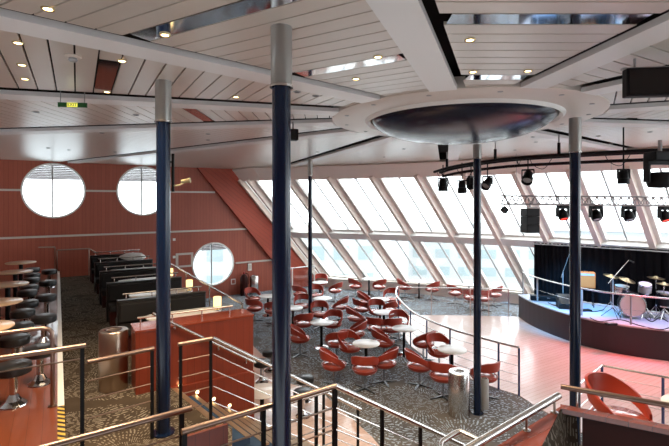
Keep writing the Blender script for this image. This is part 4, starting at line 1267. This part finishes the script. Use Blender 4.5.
# EXIT sign
p = PD(72.6, 105, 5.9)
root = empty('exit_sign', p, .12, 'small green and yellow EXIT sign under the ceiling at the left', 'sign')
MB().box((0, 0, 0), (.36, .02, .06)).build('panel', M_green, root)
MB().box((0, -.011, 0), (.13, .006, .058)).build('letter_field', M_yellow, root)
fc = bpy.data.curves.new('lettering', 'FONT'); fc.body = 'EXIT'; fc.size = .058; fc.align_x = 'CENTER'; fc.align_y = 'CENTER'; fc.extrude = .001
fc.materials.append(M_green)
fo = bpy.data.objects.new('lettering_curve', fc); COL.objects.link(fo)
bpy.context.view_layer.update()
fm = bpy.data.meshes.new_from_object(fo.evaluated_get(bpy.context.evaluated_depsgraph_get()))
bpy.data.objects.remove(fo)
fo = bpy.data.objects.new('lettering', fm); COL.objects.link(fo); fo.parent = root; fo.location = (0, -.0155, 0); fo.rotation_euler = (PI / 2, 0, 0)
for s in (-.15, .15): MB().cyl((s, 0, .03), (s, 0, CEIL + .285 - p.z), .005, 6).build('hanger', M_grey, root)

# wall items near the third porthole
def wall_item(name, t, z, w, h, label, cat, m, m2=None, depth=.04):
    root = empty(name, WT(t, z, depth / 2 + .005), math.atan2(WD.y, WD.x), label, cat)
    MB().box((0, 0, 0), (w, depth, h)).build('panel', m, root)
    if m2: MB().box((0, -depth / 2 - .004, 0), (w * .72, .006, h * .72)).build('face', m2, root)
def wall_t(px):
    k = (px - CX) / F
    return (k * W0.y - W0.x) / (WD.x - k * WD.y)
def wall_z(px, py):
    y = W0.y + WD.y * wall_t(px); return (CY - py) / F * y
wall_item('notice_sign', wall_t(249.5), wall_z(249.5, 267), .17, .32, 'small white notice sign on the red wall right of the lowest porthole', 'sign', M_white, M_ring)
wall_item('call_box', wall_t(233), wall_z(233, 281.5), .20, .24, 'small framed box on the red wall under the lowest porthole', 'box', M_white, M_wall)
wall_item('wall_frame', wall_t(184.5), wall_z(184.5, 260), .72, .60, 'thin outlined empty frame on the red wall left of the lowest porthole', 'frame', M_ring, M_wall, .02)
for k, (px, py) in enumerate(((174, 257), (174, 239.5))):
    wall_item('wall_button', wall_t(px), wall_z(px, py), .10, .10, 'tiny white switch on the red wall beside the left column, ' + ('lower' if k == 0 else 'upper'), 'switch', M_white)
pb = WT(wall_t(250), LOUNGE, .45)
bin_(pb, .85, .20, 'distant steel waste bin against the red wall near the lowest porthole')
pb = WT(wall_t(241), LOUNGE, .35)
root = empty('fire_extinguisher', pb, 0, 'dark red fire extinguisher standing left of the distant wall bin', 'fire extinguisher')
MB().lathe([(.16, 0), (.17, .02), (.17, .78), (.12, .9), (.05, .95), (0, .95)], 20).build('cylinder', M_darkwood, root, True)
MB().lathe([(.04, .95), (.05, 1.02), (.02, 1.06), (0, 1.06)], 12).build('valve', M_red, root, True)
MB().tube(smooth_pts([Vector((.04, 0, 1.0)), Vector((.2, 0, .9)), Vector((.2, 0, .5))]), .015, 6).build('hose', M_black, root, True)

# ================================================================ STAGE LIGHT COLOUR (light of the rig)
def spot(loc, target, energy, color, size, blend=.8):
    ld = bpy.data.lights.new('stage_beam', 'SPOT'); ld.energy = energy; ld.color = color; ld.spot_size = math.radians(size); ld.spot_blend = blend; ld.shadow_soft_size = .1
    o = bpy.data.objects.new('stage_beam', ld); COL.objects.link(o); o.location = loc
    o.rotation_euler = (Vector(target) - Vector(loc)).to_track_quat('-Z', 'Y').to_euler()
spot((7.0, 12.4, -.6), (7.8, 14.4, STAGE), 900, (.15, .5, 1.0), 60)
spot((9.9, 11.9, -.6), (8.6, 12.6, STAGE), 260, (.55, .45, 1.0), 60)
spot((8.4, 11.8, -.7), (6.6, 11.6, LOUNGE), 330, (1.0, .06, .10), 75)
spot((9.6, 11.3, -.7), (7.8, 10.2, LOUNGE), 150, (1.0, .06, .12), 75)
